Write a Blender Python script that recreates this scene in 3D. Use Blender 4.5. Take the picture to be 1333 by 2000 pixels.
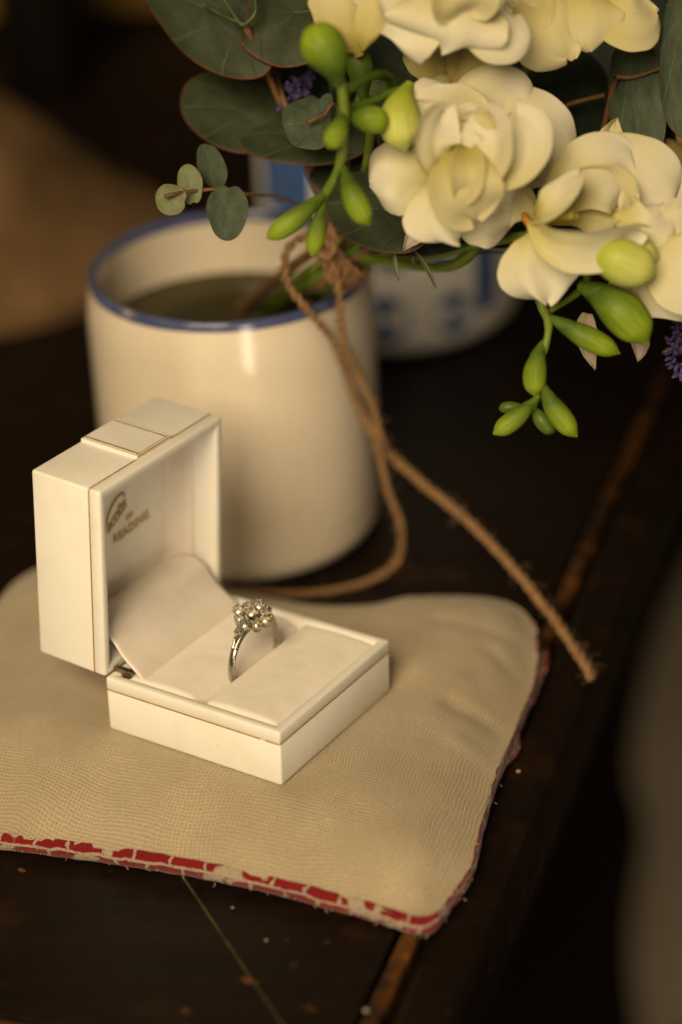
import bpy, math, random
import numpy as np
from mathutils import Vector, Matrix, noise
random.seed(7)
S = 0.01                      # every length below is written in centimetres
PI = math.pi
scene = bpy.context.scene
for o in list(bpy.data.objects):
    bpy.data.objects.remove(o)
COL = scene.collection

# ------------------------------------------------------------------ camera
PITCH, ROLL, CAM_H = 0.5336, -0.0436, 33.2411
fwd = Vector((0, math.cos(PITCH), -math.sin(PITCH)))
cup_ = Vector((0, math.sin(PITCH), math.cos(PITCH)))
ri = math.cos(ROLL) * Vector((1, 0, 0)) + math.sin(ROLL) * cup_
up = -math.sin(ROLL) * Vector((1, 0, 0)) + math.cos(ROLL) * cup_
cam = bpy.data.cameras.new("camera")
cam.sensor_fit = 'VERTICAL'
cam.sensor_height = 36.0
cam.lens = 36.0 * 4257.3335 / 2000.0
cam.clip_start = 0.02
cam.clip_end = 50
cam.dof.use_dof = True
cam.dof.focus_distance = 0.5225
cam.dof.aperture_fstop = (cam.lens / 10.0) / 1.85
cam.dof.aperture_blades = 0
camo = bpy.data.objects.new("camera", cam)
M = Matrix((ri, up, -fwd)).transposed().to_4x4()
M.translation = Vector((0, 0, CAM_H * S))
camo.matrix_world = M
COL.objects.link(camo)
scene.camera = camo

# ------------------------------------------------------------------ light of the room
scene.view_settings.view_transform = 'Standard'
scene.view_settings.look = 'None'
scene.view_settings.exposure = 0.0
scene.view_settings.gamma = 1.0
scene.cycles.max_bounces = 10
scene.cycles.transmission_bounces = 8
scene.cycles.sample_clamp_indirect = 4.0
world = bpy.data.worlds.new("World")
scene.world = world
world.use_nodes = True
bg = world.node_tree.nodes["Background"]
bg.inputs[0].default_value = (1.0, 0.66, 0.34, 1)
bg.inputs[1].default_value = 0.07

def area(name, loc, target, sx, sy, power, color):
    l = bpy.data.lights.new(name, 'AREA')
    l.shape = 'RECTANGLE'
    l.size = sx * S
    l.size_y = sy * S
    l.energy = power
    l.color = color
    o = bpy.data.objects.new(name, l)
    COL.objects.link(o)
    o.location = Vector(loc) * S
    d = (Vector(target) - Vector(loc)).normalized()
    o.rotation_euler = d.to_track_quat('-Z', 'Y').to_euler()
    return o
area("window_light", (-44, -72, 112), (0, 47, 4), 85, 95, 35.5, (1.0, 0.78, 0.478))
area("low_streak_light", (22, -52, -20), (2, 52, 0), 15, 62, 3.4, (1.0, 0.82, 0.58))  # added lamp, unseen source: makes the mug's streak and lifts the hanging cloth

# ------------------------------------------------------------------ helpers
WM = {}
def empty(name, loc=(0, 0, 0), M=None):
    o = bpy.data.objects.new(name, None)
    o.empty_display_size = 0.01
    COL.objects.link(o)
    mw = M if M is not None else Matrix.Translation(Vector(loc) * S)
    o.matrix_world = mw
    WM[o] = mw.copy()
    return o
def tag(o, label, cat, group=None):
    o['label'] = label
    o['category'] = cat
    if group:
        o['group'] = group
    return o
def mk(name, V, F, mat, parent=None, world=False, M=None, smooth=True, uv=None, solid=0, sub=0, origin=None):
    """one mesh object; V in centimetres, local to the parent (or in room coordinates with world=True)"""
    M = M.copy() if M is not None else Matrix.Identity(4)
    if parent is None and origin is not None:
        M = Matrix.Translation(Vector(origin) * S)
    W = (WM[parent] @ M) if parent is not None else M
    V = np.asarray(V, dtype=float) * S
    if world:
        I = np.array(W.inverted())
        V = V @ I[:3, :3].T + I[:3, 3]
    me = bpy.data.meshes.new(name)
    me.from_pydata([tuple(p) for p in V], [], [tuple(f) for f in F])
    if uv is not None:
        L = me.uv_layers.new(name="UVMap")
        vi = np.zeros(len(me.loops), dtype=np.int32)
        me.loops.foreach_get("vertex_index", vi)
        L.data.foreach_set("uv", np.asarray(uv, dtype=np.float32)[vi].ravel())
    me.polygons.foreach_set("use_smooth", [smooth] * len(me.polygons))
    me.validate()
    me.update()
    if mat:
        me.materials.append(mat)
    o = bpy.data.objects.new(name, me)
    COL.objects.link(o)
    if parent is not None:
        o.parent = parent
        o.matrix_parent_inverse = Matrix.Identity(4)
        o.matrix_local = M
    else:
        o.matrix_world = M
    WM[o] = W
    if solid:
        m = o.modifiers.new("thickness", 'SOLIDIFY')
        m.thickness = solid * S
        m.offset = 0
    if sub:
        m = o.modifiers.new("round", 'SUBSURF')
        m.levels = m.render_levels = sub
    return o
def join(*parts):
    V, F, n = [], [], 0
    for v, f in parts:
        V += [tuple(p) for p in v]
        F += [tuple(i + n for i in q) for q in f]
        n += len(v)
    return V, F
def grid_faces(nu, nv, cu=False, cv=False):
    F = []
    for i in range(nu if cu else nu - 1):
        for j in range(nv if cv else nv - 1):
            a = i * nv + j
            b = ((i + 1) % nu) * nv + j
            c = ((i + 1) % nu) * nv + (j + 1) % nv
            d = i * nv + (j + 1) % nv
            F.append((a, b, c, d))
    return F
def catmull(P, n, closed=False):
    P = [np.array(p, float) for p in P]
    m = len(P)
    out = []
    segs = m if closed else m - 1
    for s in range(segs):
        if closed:
            p0, p1, p2, p3 = P[(s - 1) % m], P[s], P[(s + 1) % m], P[(s + 2) % m]
        else:
            p0, p1, p2, p3 = P[max(s - 1, 0)], P[s], P[s + 1], P[min(s + 2, m - 1)]
        for k in range(n):
            t = k / n
            out.append(0.5 * ((2 * p1) + (-p0 + p2) * t + (2 * p0 - 5 * p1 + 4 * p2 - p3) * t * t + (-p0 + 3 * p1 - 3 * p2 + p3) * t ** 3))
    if not closed:
        out.append(P[-1])
    return out
def frames(path):
    path = [Vector(p) for p in path]
    n = len(path)
    T = [(path[min(i + 1, n - 1)] - path[max(i - 1, 0)]).normalized() for i in range(n)]
    a = Vector((0, 0, 1)) if abs(T[0].z) < 0.9 else Vector((1, 0, 0))
    N = (a - T[0] * a.dot(T[0])).normalized()
    out = []
    for i in range(n):
        N = (N - T[i] * N.dot(T[i])).normalized()
        out.append((path[i], T[i], N, T[i].cross(N)))
    return out
def tube(path, r, n=10, caps=True, flat=1.0):
    fr = frames(path)
    m = len(fr)
    V = []
    for i, (p, T, N, B) in enumerate(fr):
        rr = r(i / (m - 1)) if callable(r) else r
        for k in range(n):
            a = 2 * PI * k / n
            V.append(p + N * (rr * math.cos(a)) + B * (rr * flat * math.sin(a)))
    F = grid_faces(m, n, False, True)
    if caps:
        F.append(tuple(reversed(range(n))))
        F.append(tuple((m - 1) * n + k for k in range(n)))
    return V, F
def lathe(prof, n=96, c=(0, 0)):
    V = []
    for r, z in prof:
        for k in range(n):
            a = 2 * PI * k / n
            V.append((c[0] + r * math.cos(a), c[1] + r * math.sin(a), z))
    F = [tuple(reversed(f)) for f in grid_faces(len(prof), n, False, True)]
    return V, F
def rrect(x0, x1, y0, y1, r, seg=4):
    P = []
    for cx, cy, a0 in ((x1 - r, y1 - r, 0), (x0 + r, y1 - r, 90), (x0 + r, y0 + r, 180), (x1 - r, y0 + r, 270)):
        for k in range(seg + 1):
            a = math.radians(a0 + 90 * k / seg)
            P.append((cx + r * math.cos(a), cy + r * math.sin(a)))
    return P
def sweep_rect(x0, x1, y0, y1, r, prof, cap0=True, cap1=False, split=1):
    """prof: list of (inset, z) swept round a rectangle with rounded corners"""
    V, rings = [], 0
    for ins, z in prof:
        rr = max(r - ins, 0.02) if ins < r else 0.02
        P = rrect(x0 + ins, x1 - ins, y0 + ins, y1 - ins, rr)
        n = len(P)
        V += [(x, y, z) for x, y in P]
        rings += 1
    F = [tuple(reversed(f)) for f in grid_faces(rings, n, False, True)]
    if cap0:
        F.append(tuple(reversed(range(n))))
    if cap1:
        F.append(tuple((rings - 1) * n + k for k in range(n)))
    return V, F
def bx(x0, x1, y0, y1, z0, z1):
    V = [(x, y, z) for z in (z0, z1) for y in (y0, y1) for x in (x0, x1)]
    return V, [(0, 2, 3, 1), (4, 5, 7, 6), (0, 1, 5, 4), (2, 6, 7, 3), (0, 4, 6, 2), (1, 3, 7, 5)]
def bevel(o, w, seg=2):
    m = o.modifiers.new("edge", 'BEVEL')
    m.width = w * S
    m.segments = seg
    m.limit_method = 'ANGLE'
    return o

# ------------------------------------------------------------------ materials
class NT:
    def __init__(s, name):
        s.m = bpy.data.materials.new(name)
        s.m.use_nodes = True
        s.t = s.m.node_tree
        s.b = s.t.nodes["Principled BSDF"]
        s.out = s.t.nodes["Material Output"]
    def n(s, t, **k):
        x = s.t.nodes.new(t)
        for a, b in k.items():
            setattr(x, a, b)
        return x
    def l(s, a, b):
        s.t.links.new(a, b)
    def coord(s, scale=100.0, kind='Object'):
        c = s.n('ShaderNodeTexCoord')
        m = s.n('ShaderNodeMapping')
        m.inputs['Scale'].default_value = (scale,) * 3 if not isinstance(scale, tuple) else scale
        s.l(c.outputs[kind], m.inputs[0])
        return m.outputs[0]
    def noise(s, vec, sc, det=4, rough=0.55, dist=0.0):
        x = s.n('ShaderNodeTexNoise')
        x.inputs['Scale'].default_value = sc
        x.inputs['Detail'].default_value = det
        x.inputs['Roughness'].default_value = rough
        x.inputs['Distortion'].default_value = dist
        s.l(vec, x.inputs['Vector'])
        return x.outputs['Fac']
    def ramp(s, fac, stops):
        x = s.n('ShaderNodeValToRGB')
        e = x.color_ramp.elements
        while len(e) < len(stops):
            e.new(0.5)
        for i, (p, c) in enumerate(stops):
            e[i].position = p
            e[i].color = (c[0], c[1], c[2], 1) if isinstance(c, (tuple, list)) else (c, c, c, 1)
        s.l(fac, x.inputs[0])
        return x.outputs[0]
    def mix(s, fac, a, b, mode='MIX'):
        x = s.n('ShaderNodeMix', data_type='RGBA', blend_type=mode)
        for v, i in ((fac, 0), (a, 6), (b, 7)):
            if isinstance(v, (int, float)):
                x.inputs[i].default_value = v
            elif isinstance(v, (tuple, list)):
                x.inputs[i].default_value = (v[0], v[1], v[2], 1)
            else:
                s.l(v, x.inputs[i])
        return x.outputs[2]
    def math(s, op, a, b=None, c=None):
        x = s.n('ShaderNodeMath', operation=op)
        for i, v in enumerate((a, b, c)):
            if v is None:
                continue
            if isinstance(v, (int, float)):
                x.inputs[i].default_value = v
            else:
                s.l(v, x.inputs[i])
        return x.outputs[0]
    def bump(s, h, strength, dist, prev=None):
        x = s.n('ShaderNodeBump')
        x.inputs['Strength'].default_value = strength
        x.inputs['Distance'].default_value = dist * S
        s.l(h, x.inputs['Height'])
        if prev:
            s.l(prev, x.inputs['Normal'])
        return x.outputs[0]
    def set(s, **k):
        for a, b in k.items():
            i = s.b.inputs[{'base': 'Base Color', 'rough': 'Roughness', 'metal': 'Metallic', 'normal': 'Normal', 'coat': 'Coat Weight', 'coatr': 'Coat Roughness',
                            'spec': 'Specular IOR Level', 'sheen': 'Sheen Weight', 'sheenr': 'Sheen Roughness', 'trans': 'Transmission Weight', 'ior': 'IOR',
                            'sss': 'Subsurface Weight', 'sssr': 'Subsurface Radius', 'ssss': 'Subsurface Scale', 'coatn': 'Coat Normal'}[a]]
            if isinstance(b, (int, float)):
                i.default_value = b
            elif isinstance(b, (tuple, list)):
                i.default_value = tuple(b) + (1,) if a == 'base' else tuple(b)
            else:
                s.l(b, i)
        return s

def m_paper():
    t = NT("cream_paper")
    v = t.coord()
    st = t.noise(v, 0.55, 5, 0.62)
    fi = t.noise(v, 3.1, 5, 0.7)
    sp = t.noise(v, 16, 2, 0.5)
    c = t.ramp(st, [(0.28, (0.765, 0.735, 0.655)), (0.50, (0.825, 0.805, 0.75)), (0.8, (0.835, 0.82, 0.77))])
    c = t.mix(t.ramp(fi, [(0.60, 0.0), (0.80, 0.30)]), c, (0.50, 0.43, 0.29))
    c = t.mix(t.ramp(sp, [(0.72, 0.0), (0.80, 0.35)]), c, (0.45, 0.38, 0.25))
    g = t.noise(v, 26, 3, 0.6)
    g2 = t.noise(v, 1.1, 3, 0.6)
    t.set(base=c, rough=t.ramp(fi, [(0.3, 0.44), (0.8, 0.62)]), spec=0.35, normal=t.bump(g, 0.55, 0.018, t.bump(g2, 0.35, 0.03)))
    return t.m
def m_metal(name, c, r=0.2, wear=None):
    t = NT(name)
    v = t.coord()
    n = t.noise(v, 14, 3)
    col = t.mix(t.ramp(n, [(0.40, 0.0), (0.68, 1.0)]), c, wear or c)
    t.set(base=col, metal=1.0, rough=t.ramp(n, [(0.3, r * 0.7), (0.7, r * 1.4)]))
    return t.m
def m_satin():
    t = NT("cream_satin")
    v = t.coord((100, 100, 100))
    w = t.n('ShaderNodeTexWave', wave_type='BANDS', bands_direction='Y')
    w.inputs['Scale'].default_value = 9
    w.inputs['Distortion'].default_value = 1.2
    w.inputs['Detail'].default_value = 3
    t.l(v, w.inputs[0])
    f = t.noise(v, 1.3, 4)
    c = t.ramp(f, [(0.3, (0.71, 0.65, 0.59)), (0.7, (0.77, 0.71, 0.655))])
    t.set(base=c, rough=0.42, spec=0.35, sheen=0.15, normal=t.bump(w.outputs['Fac'], 0.10, 0.004, t.bump(f, 0.3, 0.05)))
    return t.m
def m_velvet():
    t = NT("white_velvet")
    v = t.coord()
    a = t.noise(v, 40, 2, 0.7)
    b = t.noise(v, 1.2, 4, 0.6)
    d = t.noise(v, 11, 3, 0.7)
    c = t.ramp(b, [(0.28, (0.78, 0.73, 0.665)), (0.72, (0.86, 0.81, 0.75))])
    c = t.mix(t.ramp(d, [(0.66, 0.0), (0.78, 0.30)]), c, (0.42, 0.36, 0.27))
    t.set(base=c, rough=0.95, spec=0.1, sheen=0.45, sheenr=0.4, normal=t.bump(a, 0.5, 0.01, t.bump(b, 0.4, 0.06)))
    return t.m
def m_gilt(name, c):
    t = NT(name)
    n = t.noise(t.coord(), 9, 4, 0.7)
    t.set(base=t.mix(t.ramp(n, [(0.40, 0.0), (0.66, 0.6)]), c, tuple(x * 0.45 for x in c)), metal=0.35, rough=0.4)
    return t.m
def m_gem(name, tint):
    t = NT(name)
    t.set(base=tint, rough=0.03, trans=0.85, ior=2.0, spec=0.8)
    return t.m
def m_cloth():
    t = NT("natural_linen")
    c0 = t.n('ShaderNodeTexCoord')
    sep = t.n('ShaderNodeSeparateXYZ')
    w = t.n('ShaderNodeTexNoise')
    w.inputs['Scale'].default_value = 0.28
    w.inputs['Detail'].default_value = 2
    t.l(c0.outputs['UV'], w.inputs[0])
    vm = t.n('ShaderNodeVectorMath', operation='MULTIPLY_ADD')
    t.l(w.outputs['Color'], vm.inputs[0])
    vm.inputs[1].default_value = (1.0, 1.0, 0)
    t.l(c0.outputs['UV'], vm.inputs[2])
    w2 = t.n('ShaderNodeTexNoise')
    w2.inputs['Scale'].default_value = 7.0
    t.l(c0.outputs['UV'], w2.inputs[0])
    vm2 = t.n('ShaderNodeVectorMath', operation='MULTIPLY_ADD')
    t.l(w2.outputs['Color'], vm2.inputs[0])
    vm2.inputs[1].default_value = (0.06, 0.06, 0)
    t.l(vm.outputs[0], vm2.inputs[2])
    t.l(vm2.outputs[0], sep.inputs[0])
    K = 2 * PI / 0.086
    sx = t.math('SINE', t.math('MULTIPLY', sep.outputs[0], K))
    sy = t.math('SINE', t.math('MULTIPLY', sep.outputs[1], K))
    # basket weave: threads over and under, pin holes between them
    hole = t.math('MULTIPLY', t.math('ADD', sx, 1.0), t.math('ADD', sy, 1.0))
    hole = t.math('MULTIPLY', hole, 0.25)
    uv100 = c0.outputs['UV']
    thr = t.noise(uv100, 11, 3, 0.6)
    big = t.noise(uv100, 0.42, 4, 0.55)
    spot = t.noise(uv100, 1.7, 2, 0.5)
    c = t.ramp(big, [(0.30, (0.385, 0.315, 0.215)), (0.70, (0.50, 0.42, 0.30))])
    c = t.mix(t.ramp(thr, [(0.35, 0.50), (0.7, 0.0)]), c, (0.31, 0.25, 0.16))
    c = t.mix(t.ramp(spot, [(0.71, 0.0), (0.80, 0.35)]), c, (0.24, 0.16, 0.07))
    hm = t.math('MULTIPLY', t.ramp(hole, [(0.50, 0.0), (0.95, 0.55)]), t.ramp(thr, [(0.3, 0.35), (0.65, 1.0)]))
    c = t.mix(hm, c, (0.16, 0.115, 0.06))
    h = t.math('SUBTRACT', 1.0, hole)
    h = t.math('ADD', h, t.math('MULTIPLY', thr, 0.7))
    t.set(base=c, rough=0.92, spec=0.15, sheen=0.2, normal=t.bump(h, 0.85, 0.026))
    return t.m
def m_trim():
    t = NT("red_white_cotton")
    c0 = t.n('ShaderNodeTexCoord')
    w = t.n('ShaderNodeTexNoise')
    w.inputs['Scale'].default_value = 3.2
    w.inputs['Detail'].default_value = 3
    t.l(c0.outputs['UV'], w.inputs[0])
    vm = t.n('ShaderNodeVectorMath', operation='MULTIPLY_ADD')
    t.l(w.outputs['Color'], vm.inputs[0])
    vm.inputs[1].default_value = (0.42, 0.15, 0)
    t.l(c0.outputs['UV'], vm.inputs[2])
    br = t.n('ShaderNodeTexBrick')
    br.inputs['Scale'].default_value = 1.0
    br.inputs['Brick Width'].default_value = 0.85
    br.inputs['Row Height'].default_value = 0.34
    br.inputs['Mortar Size'].default_value = 0.035
    br.inputs['Mortar Smooth'].default_value = 0.05
    br.offset = 0.37
    br.inputs['Color1'].default_value = (0.21, 0.007, 0.010, 1)
    br.inputs['Color2'].default_value = (0.17, 0.005, 0.008, 1)
    br.inputs['Mortar'].default_value = (0.38, 0.32, 0.24, 1)
    t.l(vm.outputs[0], br.inputs[0])
    n1 = t.noise(c0.outputs['UV'], 0.9, 2, 0.5)
    col = t.mix(t.ramp(n1, [(0.555, 0.0), (0.575, 1.0)]), br.outputs['Color'], (0.38, 0.32, 0.24))
    n2 = t.noise(c0.outputs['UV'], 1.05, 3, 0.6)
    col = t.mix(t.ramp(n2, [(0.36, 1.0), (0.40, 0.0)]), col, br.outputs['Color'])
    th = t.noise(c0.outputs['UV'], 14, 2, 0.6)
    col = t.mix(t.ramp(th, [(0.35, 0.35), (0.6, 0.0)]), col, (0.10, 0.02, 0.02))
    t.set(base=col, rough=0.95, spec=0.1, sheen=0.2, normal=t.bump(th, 0.9, 0.05))
    return t.m
def m_glaze(name, c1, c2, blueish=None):
    t = NT(name)
    v = t.coord()
    a = t.noise(v, 0.22, 3)
    b = t.noise(v, 2.4, 4)
    sp = t.noise(v, 8, 2)
    c = t.ramp(a, [(0.3, c1), (0.7, c2)])
    c = t.mix(t.ramp(sp, [(0.74, 0.0), (0.80, 0.4)]), c, tuple(x * 0.55 for x in c1))
    t.set(base=c, rough=t.ramp(b, [(0.3, 0.24), (0.8, 0.36)]), spec=0.42, coat=0.6, coatr=0.05, normal=t.bump(b, 0.10, 0.04))
    return t.m
def m_blue():
    t = NT("cobalt_glaze")
    v = t.coord()
    a = t.noise(v, 1.6, 4, 0.6)
    c = t.ramp(a, [(0.30, (0.045, 0.058, 0.150)), (0.62, (0.080, 0.100, 0.225)), (0.82, (0.17, 0.19, 0.28))])
    geo = t.n('ShaderNodeTexCoord')
    d = t.n('ShaderNodeVectorMath', operation='DISTANCE')
    t.l(geo.outputs['Object'], d.inputs[0])
    d.inputs[1].default_value = CHIP
    dd = t.math('ADD', t.math('MULTIPLY', d.outputs['Value'], 100.0), t.math('MULTIPLY', t.noise(v, 3.0, 3), 0.7))
    c = t.mix(t.ramp(dd, [(0.50, 0.75), (0.72, 0.0)]), c, (0.62, 0.52, 0.42))
    t.set(base=c, rough=0.16, spec=0.5, coat=0.4, coatr=0.08)
    return t.m
def m_wood():
    t = NT("dark_varnished_wood")
    v = t.coord((100, 100, 100))
    st = t.coord((12, 130, 60))
    g = t.noise(st, 1.0, 6, 0.65)
    p = t.noise(v, 0.28, 5, 0.62)
    q = t.noise(v, 2.3, 4, 0.75)
    c = t.ramp(g, [(0.30, (0.0040, 0.0022, 0.0014)), (0.60, (0.0080, 0.0038, 0.0018)), (0.85, (0.019, 0.008, 0.0032))])
    c = t.mix(t.ramp(p, [(0.56, 0.0), (0.78, 0.65)]), c, (0.048, 0.0175, 0.0052))
    c = t.mix(t.ramp(q, [(0.70, 0.0), (0.76, 0.7)]), c, (0.155, 0.070, 0.017))
    sp = t.n('ShaderNodeTexVoronoi')
    sp.inputs['Scale'].default_value = 0.9
    t.l(v, sp.inputs[0])
    c = t.mix(t.ramp(sp.outputs['Distance'], [(0.02, 0.5), (0.04, 0.0)]), c, (0.12, 0.07, 0.03))
    rg = t.ramp(q, [(0.3, 0.34), (0.7, 0.62)])
    t.set(base=c, rough=rg, spec=0.22, normal=t.bump(g, 0.35, 0.02, t.bump(q, 0.35, 0.03)))
    return t.m
def m_worn():
    t = NT("worn_varnish_edge")
    v = t.coord((100, 100, 100))
    p = t.noise(v, 0.75, 5, 0.6)
    q = t.noise(v, 4, 4, 0.7)
    c = t.ramp(p, [(0.44, (0.010, 0.005, 0.003)), (0.62, (0.15, 0.060, 0.012)), (0.76, (0.30, 0.130, 0.022))])
    c = t.mix(t.ramp(q, [(0.35, 0.6), (0.6, 0.0)]), c, (0.03, 0.012, 0.004))
    t.set(base=c, rough=0.5, spec=0.3, normal=t.bump(q, 0.5, 0.02))
    return t.m
def m_petal(name, tip, throat, tw=0.42):
    t = NT(name)
    c0 = t.n('ShaderNodeTexCoord')
    sep = t.n('ShaderNodeSeparateXYZ')
    t.l(c0.outputs['UV'], sep.inputs[0])
    mp = t.n('ShaderNodeMapping')
    mp.inputs['Scale'].default_value = (1.2, 16, 1)
    t.l(c0.outputs['UV'], mp.inputs[0])
    vein = t.noise(mp.outputs[0], 1.6, 4, 0.6, 0.3)
    n = t.noise(c0.outputs['UV'], 2.2, 3)
    f = t.math('ADD', sep.outputs[0], t.math('MULTIPLY', t.math('SUBTRACT', n, 0.5), 0.35))
    c = t.ramp(f, [(0.05, throat), (0.48, tuple(0.55 * a + 0.45 * b for a, b in zip(tip, throat))), (0.80, tip)])
    c = t.mix(t.ramp(vein, [(0.36, 0.10), (0.58, 0.0)]), c, tuple(x * 0.72 for x in throat))
    t.set(base=c, rough=0.60, spec=0.18, normal=t.bump(vein, 0.16, 0.02))
    tr = t.n('ShaderNodeBsdfTranslucent')
    t.l(c, tr.inputs[0])
    ms = t.n('ShaderNodeMixShader')
    ms.inputs[0].default_value = tw
    t.l(t.b.outputs[0], ms.inputs[1])
    t.l(tr.outputs[0], ms.inputs[2])
    t.l(ms.outputs[0], t.out.inputs[0])
    return t.m
def m_green(name, c1, c2, tw=0.15, rough=0.42):
    t = NT(name)
    v = t.coord()
    a = t.noise(v, 1.3, 4)
    b = t.noise(v, 9, 3)
    c = t.ramp(a, [(0.32, c1), (0.68, c2)])
    t.set(base=c, rough=rough, spec=0.35, normal=t.bump(b, 0.25, 0.015))
    tr = t.n('ShaderNodeBsdfTranslucent')
    t.l(c, tr.inputs[0])
    ms = t.n('ShaderNodeMixShader')
    ms.inputs[0].default_value = tw
    t.l(t.b.outputs[0], ms.inputs[1])
    t.l(tr.outputs[0], ms.inputs[2])
    t.l(ms.outputs[0], t.out.inputs[0])
    return t.m
def m_budgrad(name, dark, bright):
    t = NT(name)
    c0 = t.n('ShaderNodeTexCoord')
    sep = t.n('ShaderNodeSeparateXYZ')
    t.l(c0.outputs['UV'], sep.inputs[0])
    v = t.coord()
    n = t.noise(v, 1.6, 4)
    mp = t.n('ShaderNodeMapping')
    mp.inputs['Scale'].default_value = (1.5, 14, 1)
    t.l(c0.outputs['UV'], mp.inputs[0])
    rib = t.noise(mp.outputs[0], 1.5, 4, 0.6, 0.3)
    f = t.math('ADD', sep.outputs[0], t.math('MULTIPLY', t.math('SUBTRACT', n, 0.5), 0.45))
    c = t.ramp(f, [(0.22, dark), (0.52, tuple(0.5 * a + 0.5 * b for a, b in zip(dark, bright))), (0.78, bright)])
    c = t.mix(t.ramp(rib, [(0.38, 0.45), (0.60, 0.0)]), c, dark)
    t.set(base=c, rough=0.46, spec=0.28, normal=t.bump(rib, 0.35, 0.03))
    tr = t.n('ShaderNodeBsdfTranslucent')
    t.l(c, tr.inputs[0])
    ms = t.n('ShaderNodeMixShader')
    ms.inputs[0].default_value = 0.22
    t.l(t.b.outputs[0], ms.inputs[1])
    t.l(tr.outputs[0], ms.inputs[2])
    t.l(ms.outputs[0], t.out.inputs[0])
    return t.m
def m_leaf(name, c1, c2, rim):
    """uv = leaf plane from -1 to 1, veins fan from the stalk end"""
    t = NT(name)
    c0 = t.n('ShaderNodeTexCoord')
    sep = t.n('ShaderNodeSeparateXYZ')
    t.l(c0.outputs['UV'], sep.inputs[0])
    x, y = sep.outputs[0], sep.outputs[1]
    r = t.math('SQRT', t.math('ADD', t.math('MULTIPLY', x, x), t.math('MULTIPLY', y, y)))
    n = t.noise(c0.outputs['UV'], 2.3, 4, 0.6)
    xx = t.math('ADD', x, 0.55)
    th = t.math('ARCTAN2', t.math('ADD', y, t.math('MULTIPLY', t.math('SUBTRACT', n, 0.5), 0.22)), xx)
    vs = t.math('ABSOLUTE', t.math('SINE', t.math('MULTIPLY', th, 6.0)))
    n2 = t.noise(c0.outputs['UV'], 9, 3, 0.7)
    vmask = t.ramp(t.math('ADD', vs, t.math('MULTIPLY', n2, 0.12)), [(0.08, 1.0), (0.20, 0.0)])
    c = t.ramp(n, [(0.32, c1), (0.68, c2)])
    c = t.mix(t.math('MULTIPLY', vmask, 0.32), c, tuple(a * 1.9 + 0.012 for a in c2))
    c = t.mix(t.ramp(t.math('ADD', r, t.math('MULTIPLY', n2, 0.02)), [(0.965, 0.0), (0.99, 0.85)]), c, rim)
    t.set(base=c, rough=0.55, spec=0.22, normal=t.bump(t.math('SUBTRACT', n2, vmask), 0.45, 0.03))
    return t.m
def m_plain(name, c, c2=None, rough=0.8, sc=1.0, b=0.4, bs=6, bd=0.03):
    t = NT(name)
    v = t.coord()
    a = t.noise(v, sc, 5, 0.6)
    h = t.noise(v, bs, 4, 0.6)
    t.set(base=t.ramp(a, [(0.3, c), (0.7, c2 or c)]), rough=rough, spec=0.25, normal=t.bump(h, b, bd))
    return t.m
def m_water():
    t = NT("murky_vase_water")
    v = t.coord()
    a = t.noise(v, 0.3, 3)
    t.set(base=t.ramp(a, [(0.3, (0.036, 0.030, 0.009)), (0.7, (0.052, 0.044, 0.014))]), rough=0.10, spec=0.35)
    return t.m
CHIP = (Vector((-5.615, 53.281, 8.426)) - Vector((-2.8496, 56.2742, 0))) * S
M_PAPER, M_SATIN, M_VELVET = m_paper(), m_satin(), m_velvet()
M_GOLD = m_gilt("gilt_line", (0.56, 0.33, 0.07))
M_LETTER = m_gilt("gilt_lettering", (0.46, 0.34, 0.07))
M_SILVER = m_metal("white_gold", (0.52, 0.49, 0.43), 0.24, (0.36, 0.33, 0.28))
M_CLAW = m_metal("pale_gold_claw", (0.58, 0.51, 0.36), 0.22, (0.36, 0.30, 0.19))
M_STEEL = m_metal("hinge_steel", (0.30, 0.25, 0.17), 0.4)
M_GEM = m_gem("diamond", (0.98, 0.96, 0.90))
M_GEMY = m_gem("yellowish_diamond", (0.93, 0.85, 0.64))
M_CLOTH, M_TRIM = m_cloth(), m_trim()
M_MUG = m_glaze("cream_glaze", (0.68, 0.60, 0.49), (0.75, 0.67, 0.56))
M_MUG2 = m_glaze("white_glaze", (0.78, 0.76, 0.73), (0.82, 0.80, 0.77))
M_BLUE = m_blue()
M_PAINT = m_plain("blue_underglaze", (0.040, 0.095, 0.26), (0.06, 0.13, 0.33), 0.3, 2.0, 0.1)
M_WATER = m_water()
M_WOOD, M_WORN = m_wood(), m_worn()
M_TWINE = m_plain("jute", (0.20, 0.112, 0.050), (0.33, 0.195, 0.095), 0.9, 2.5, 0.8, 22, 0.03)
M_FIBRE = m_plain("jute_fibre", (0.26, 0.17, 0.09), (0.32, 0.21, 0.11), 0.9)
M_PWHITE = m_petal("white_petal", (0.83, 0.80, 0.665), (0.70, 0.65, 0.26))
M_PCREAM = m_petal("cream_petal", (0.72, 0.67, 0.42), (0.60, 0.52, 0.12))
M_PSHADE = m_petal("shade_tan_petal", (0.42, 0.33, 0.17), (0.34, 0.24, 0.07))  # tan tone is the shade these petals sit in, put into the colour
M_PAPERY = m_petal("papery_bract", (0.66, 0.58, 0.48), (0.50, 0.42, 0.30), 0.45)
M_BUD = m_budgrad("freesia_bud_green", (0.055, 0.11, 0.010), (0.30, 0.41, 0.022))
M_BUDY = m_budgrad("freesia_bud_yellow", (0.34, 0.42, 0.03), (0.66, 0.68, 0.20))
M_CALYX = m_green("calyx_green", (0.055, 0.105, 0.012), (0.10, 0.165, 0.016), 0.15)
M_STEM = m_green("stem_green", (0.09, 0.135, 0.014), (0.17, 0.23, 0.022), 0.1)
M_TWIG = m_plain("brown_twig", (0.10, 0.05, 0.024), (0.16, 0.085, 0.04), 0.6, 2)
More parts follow.
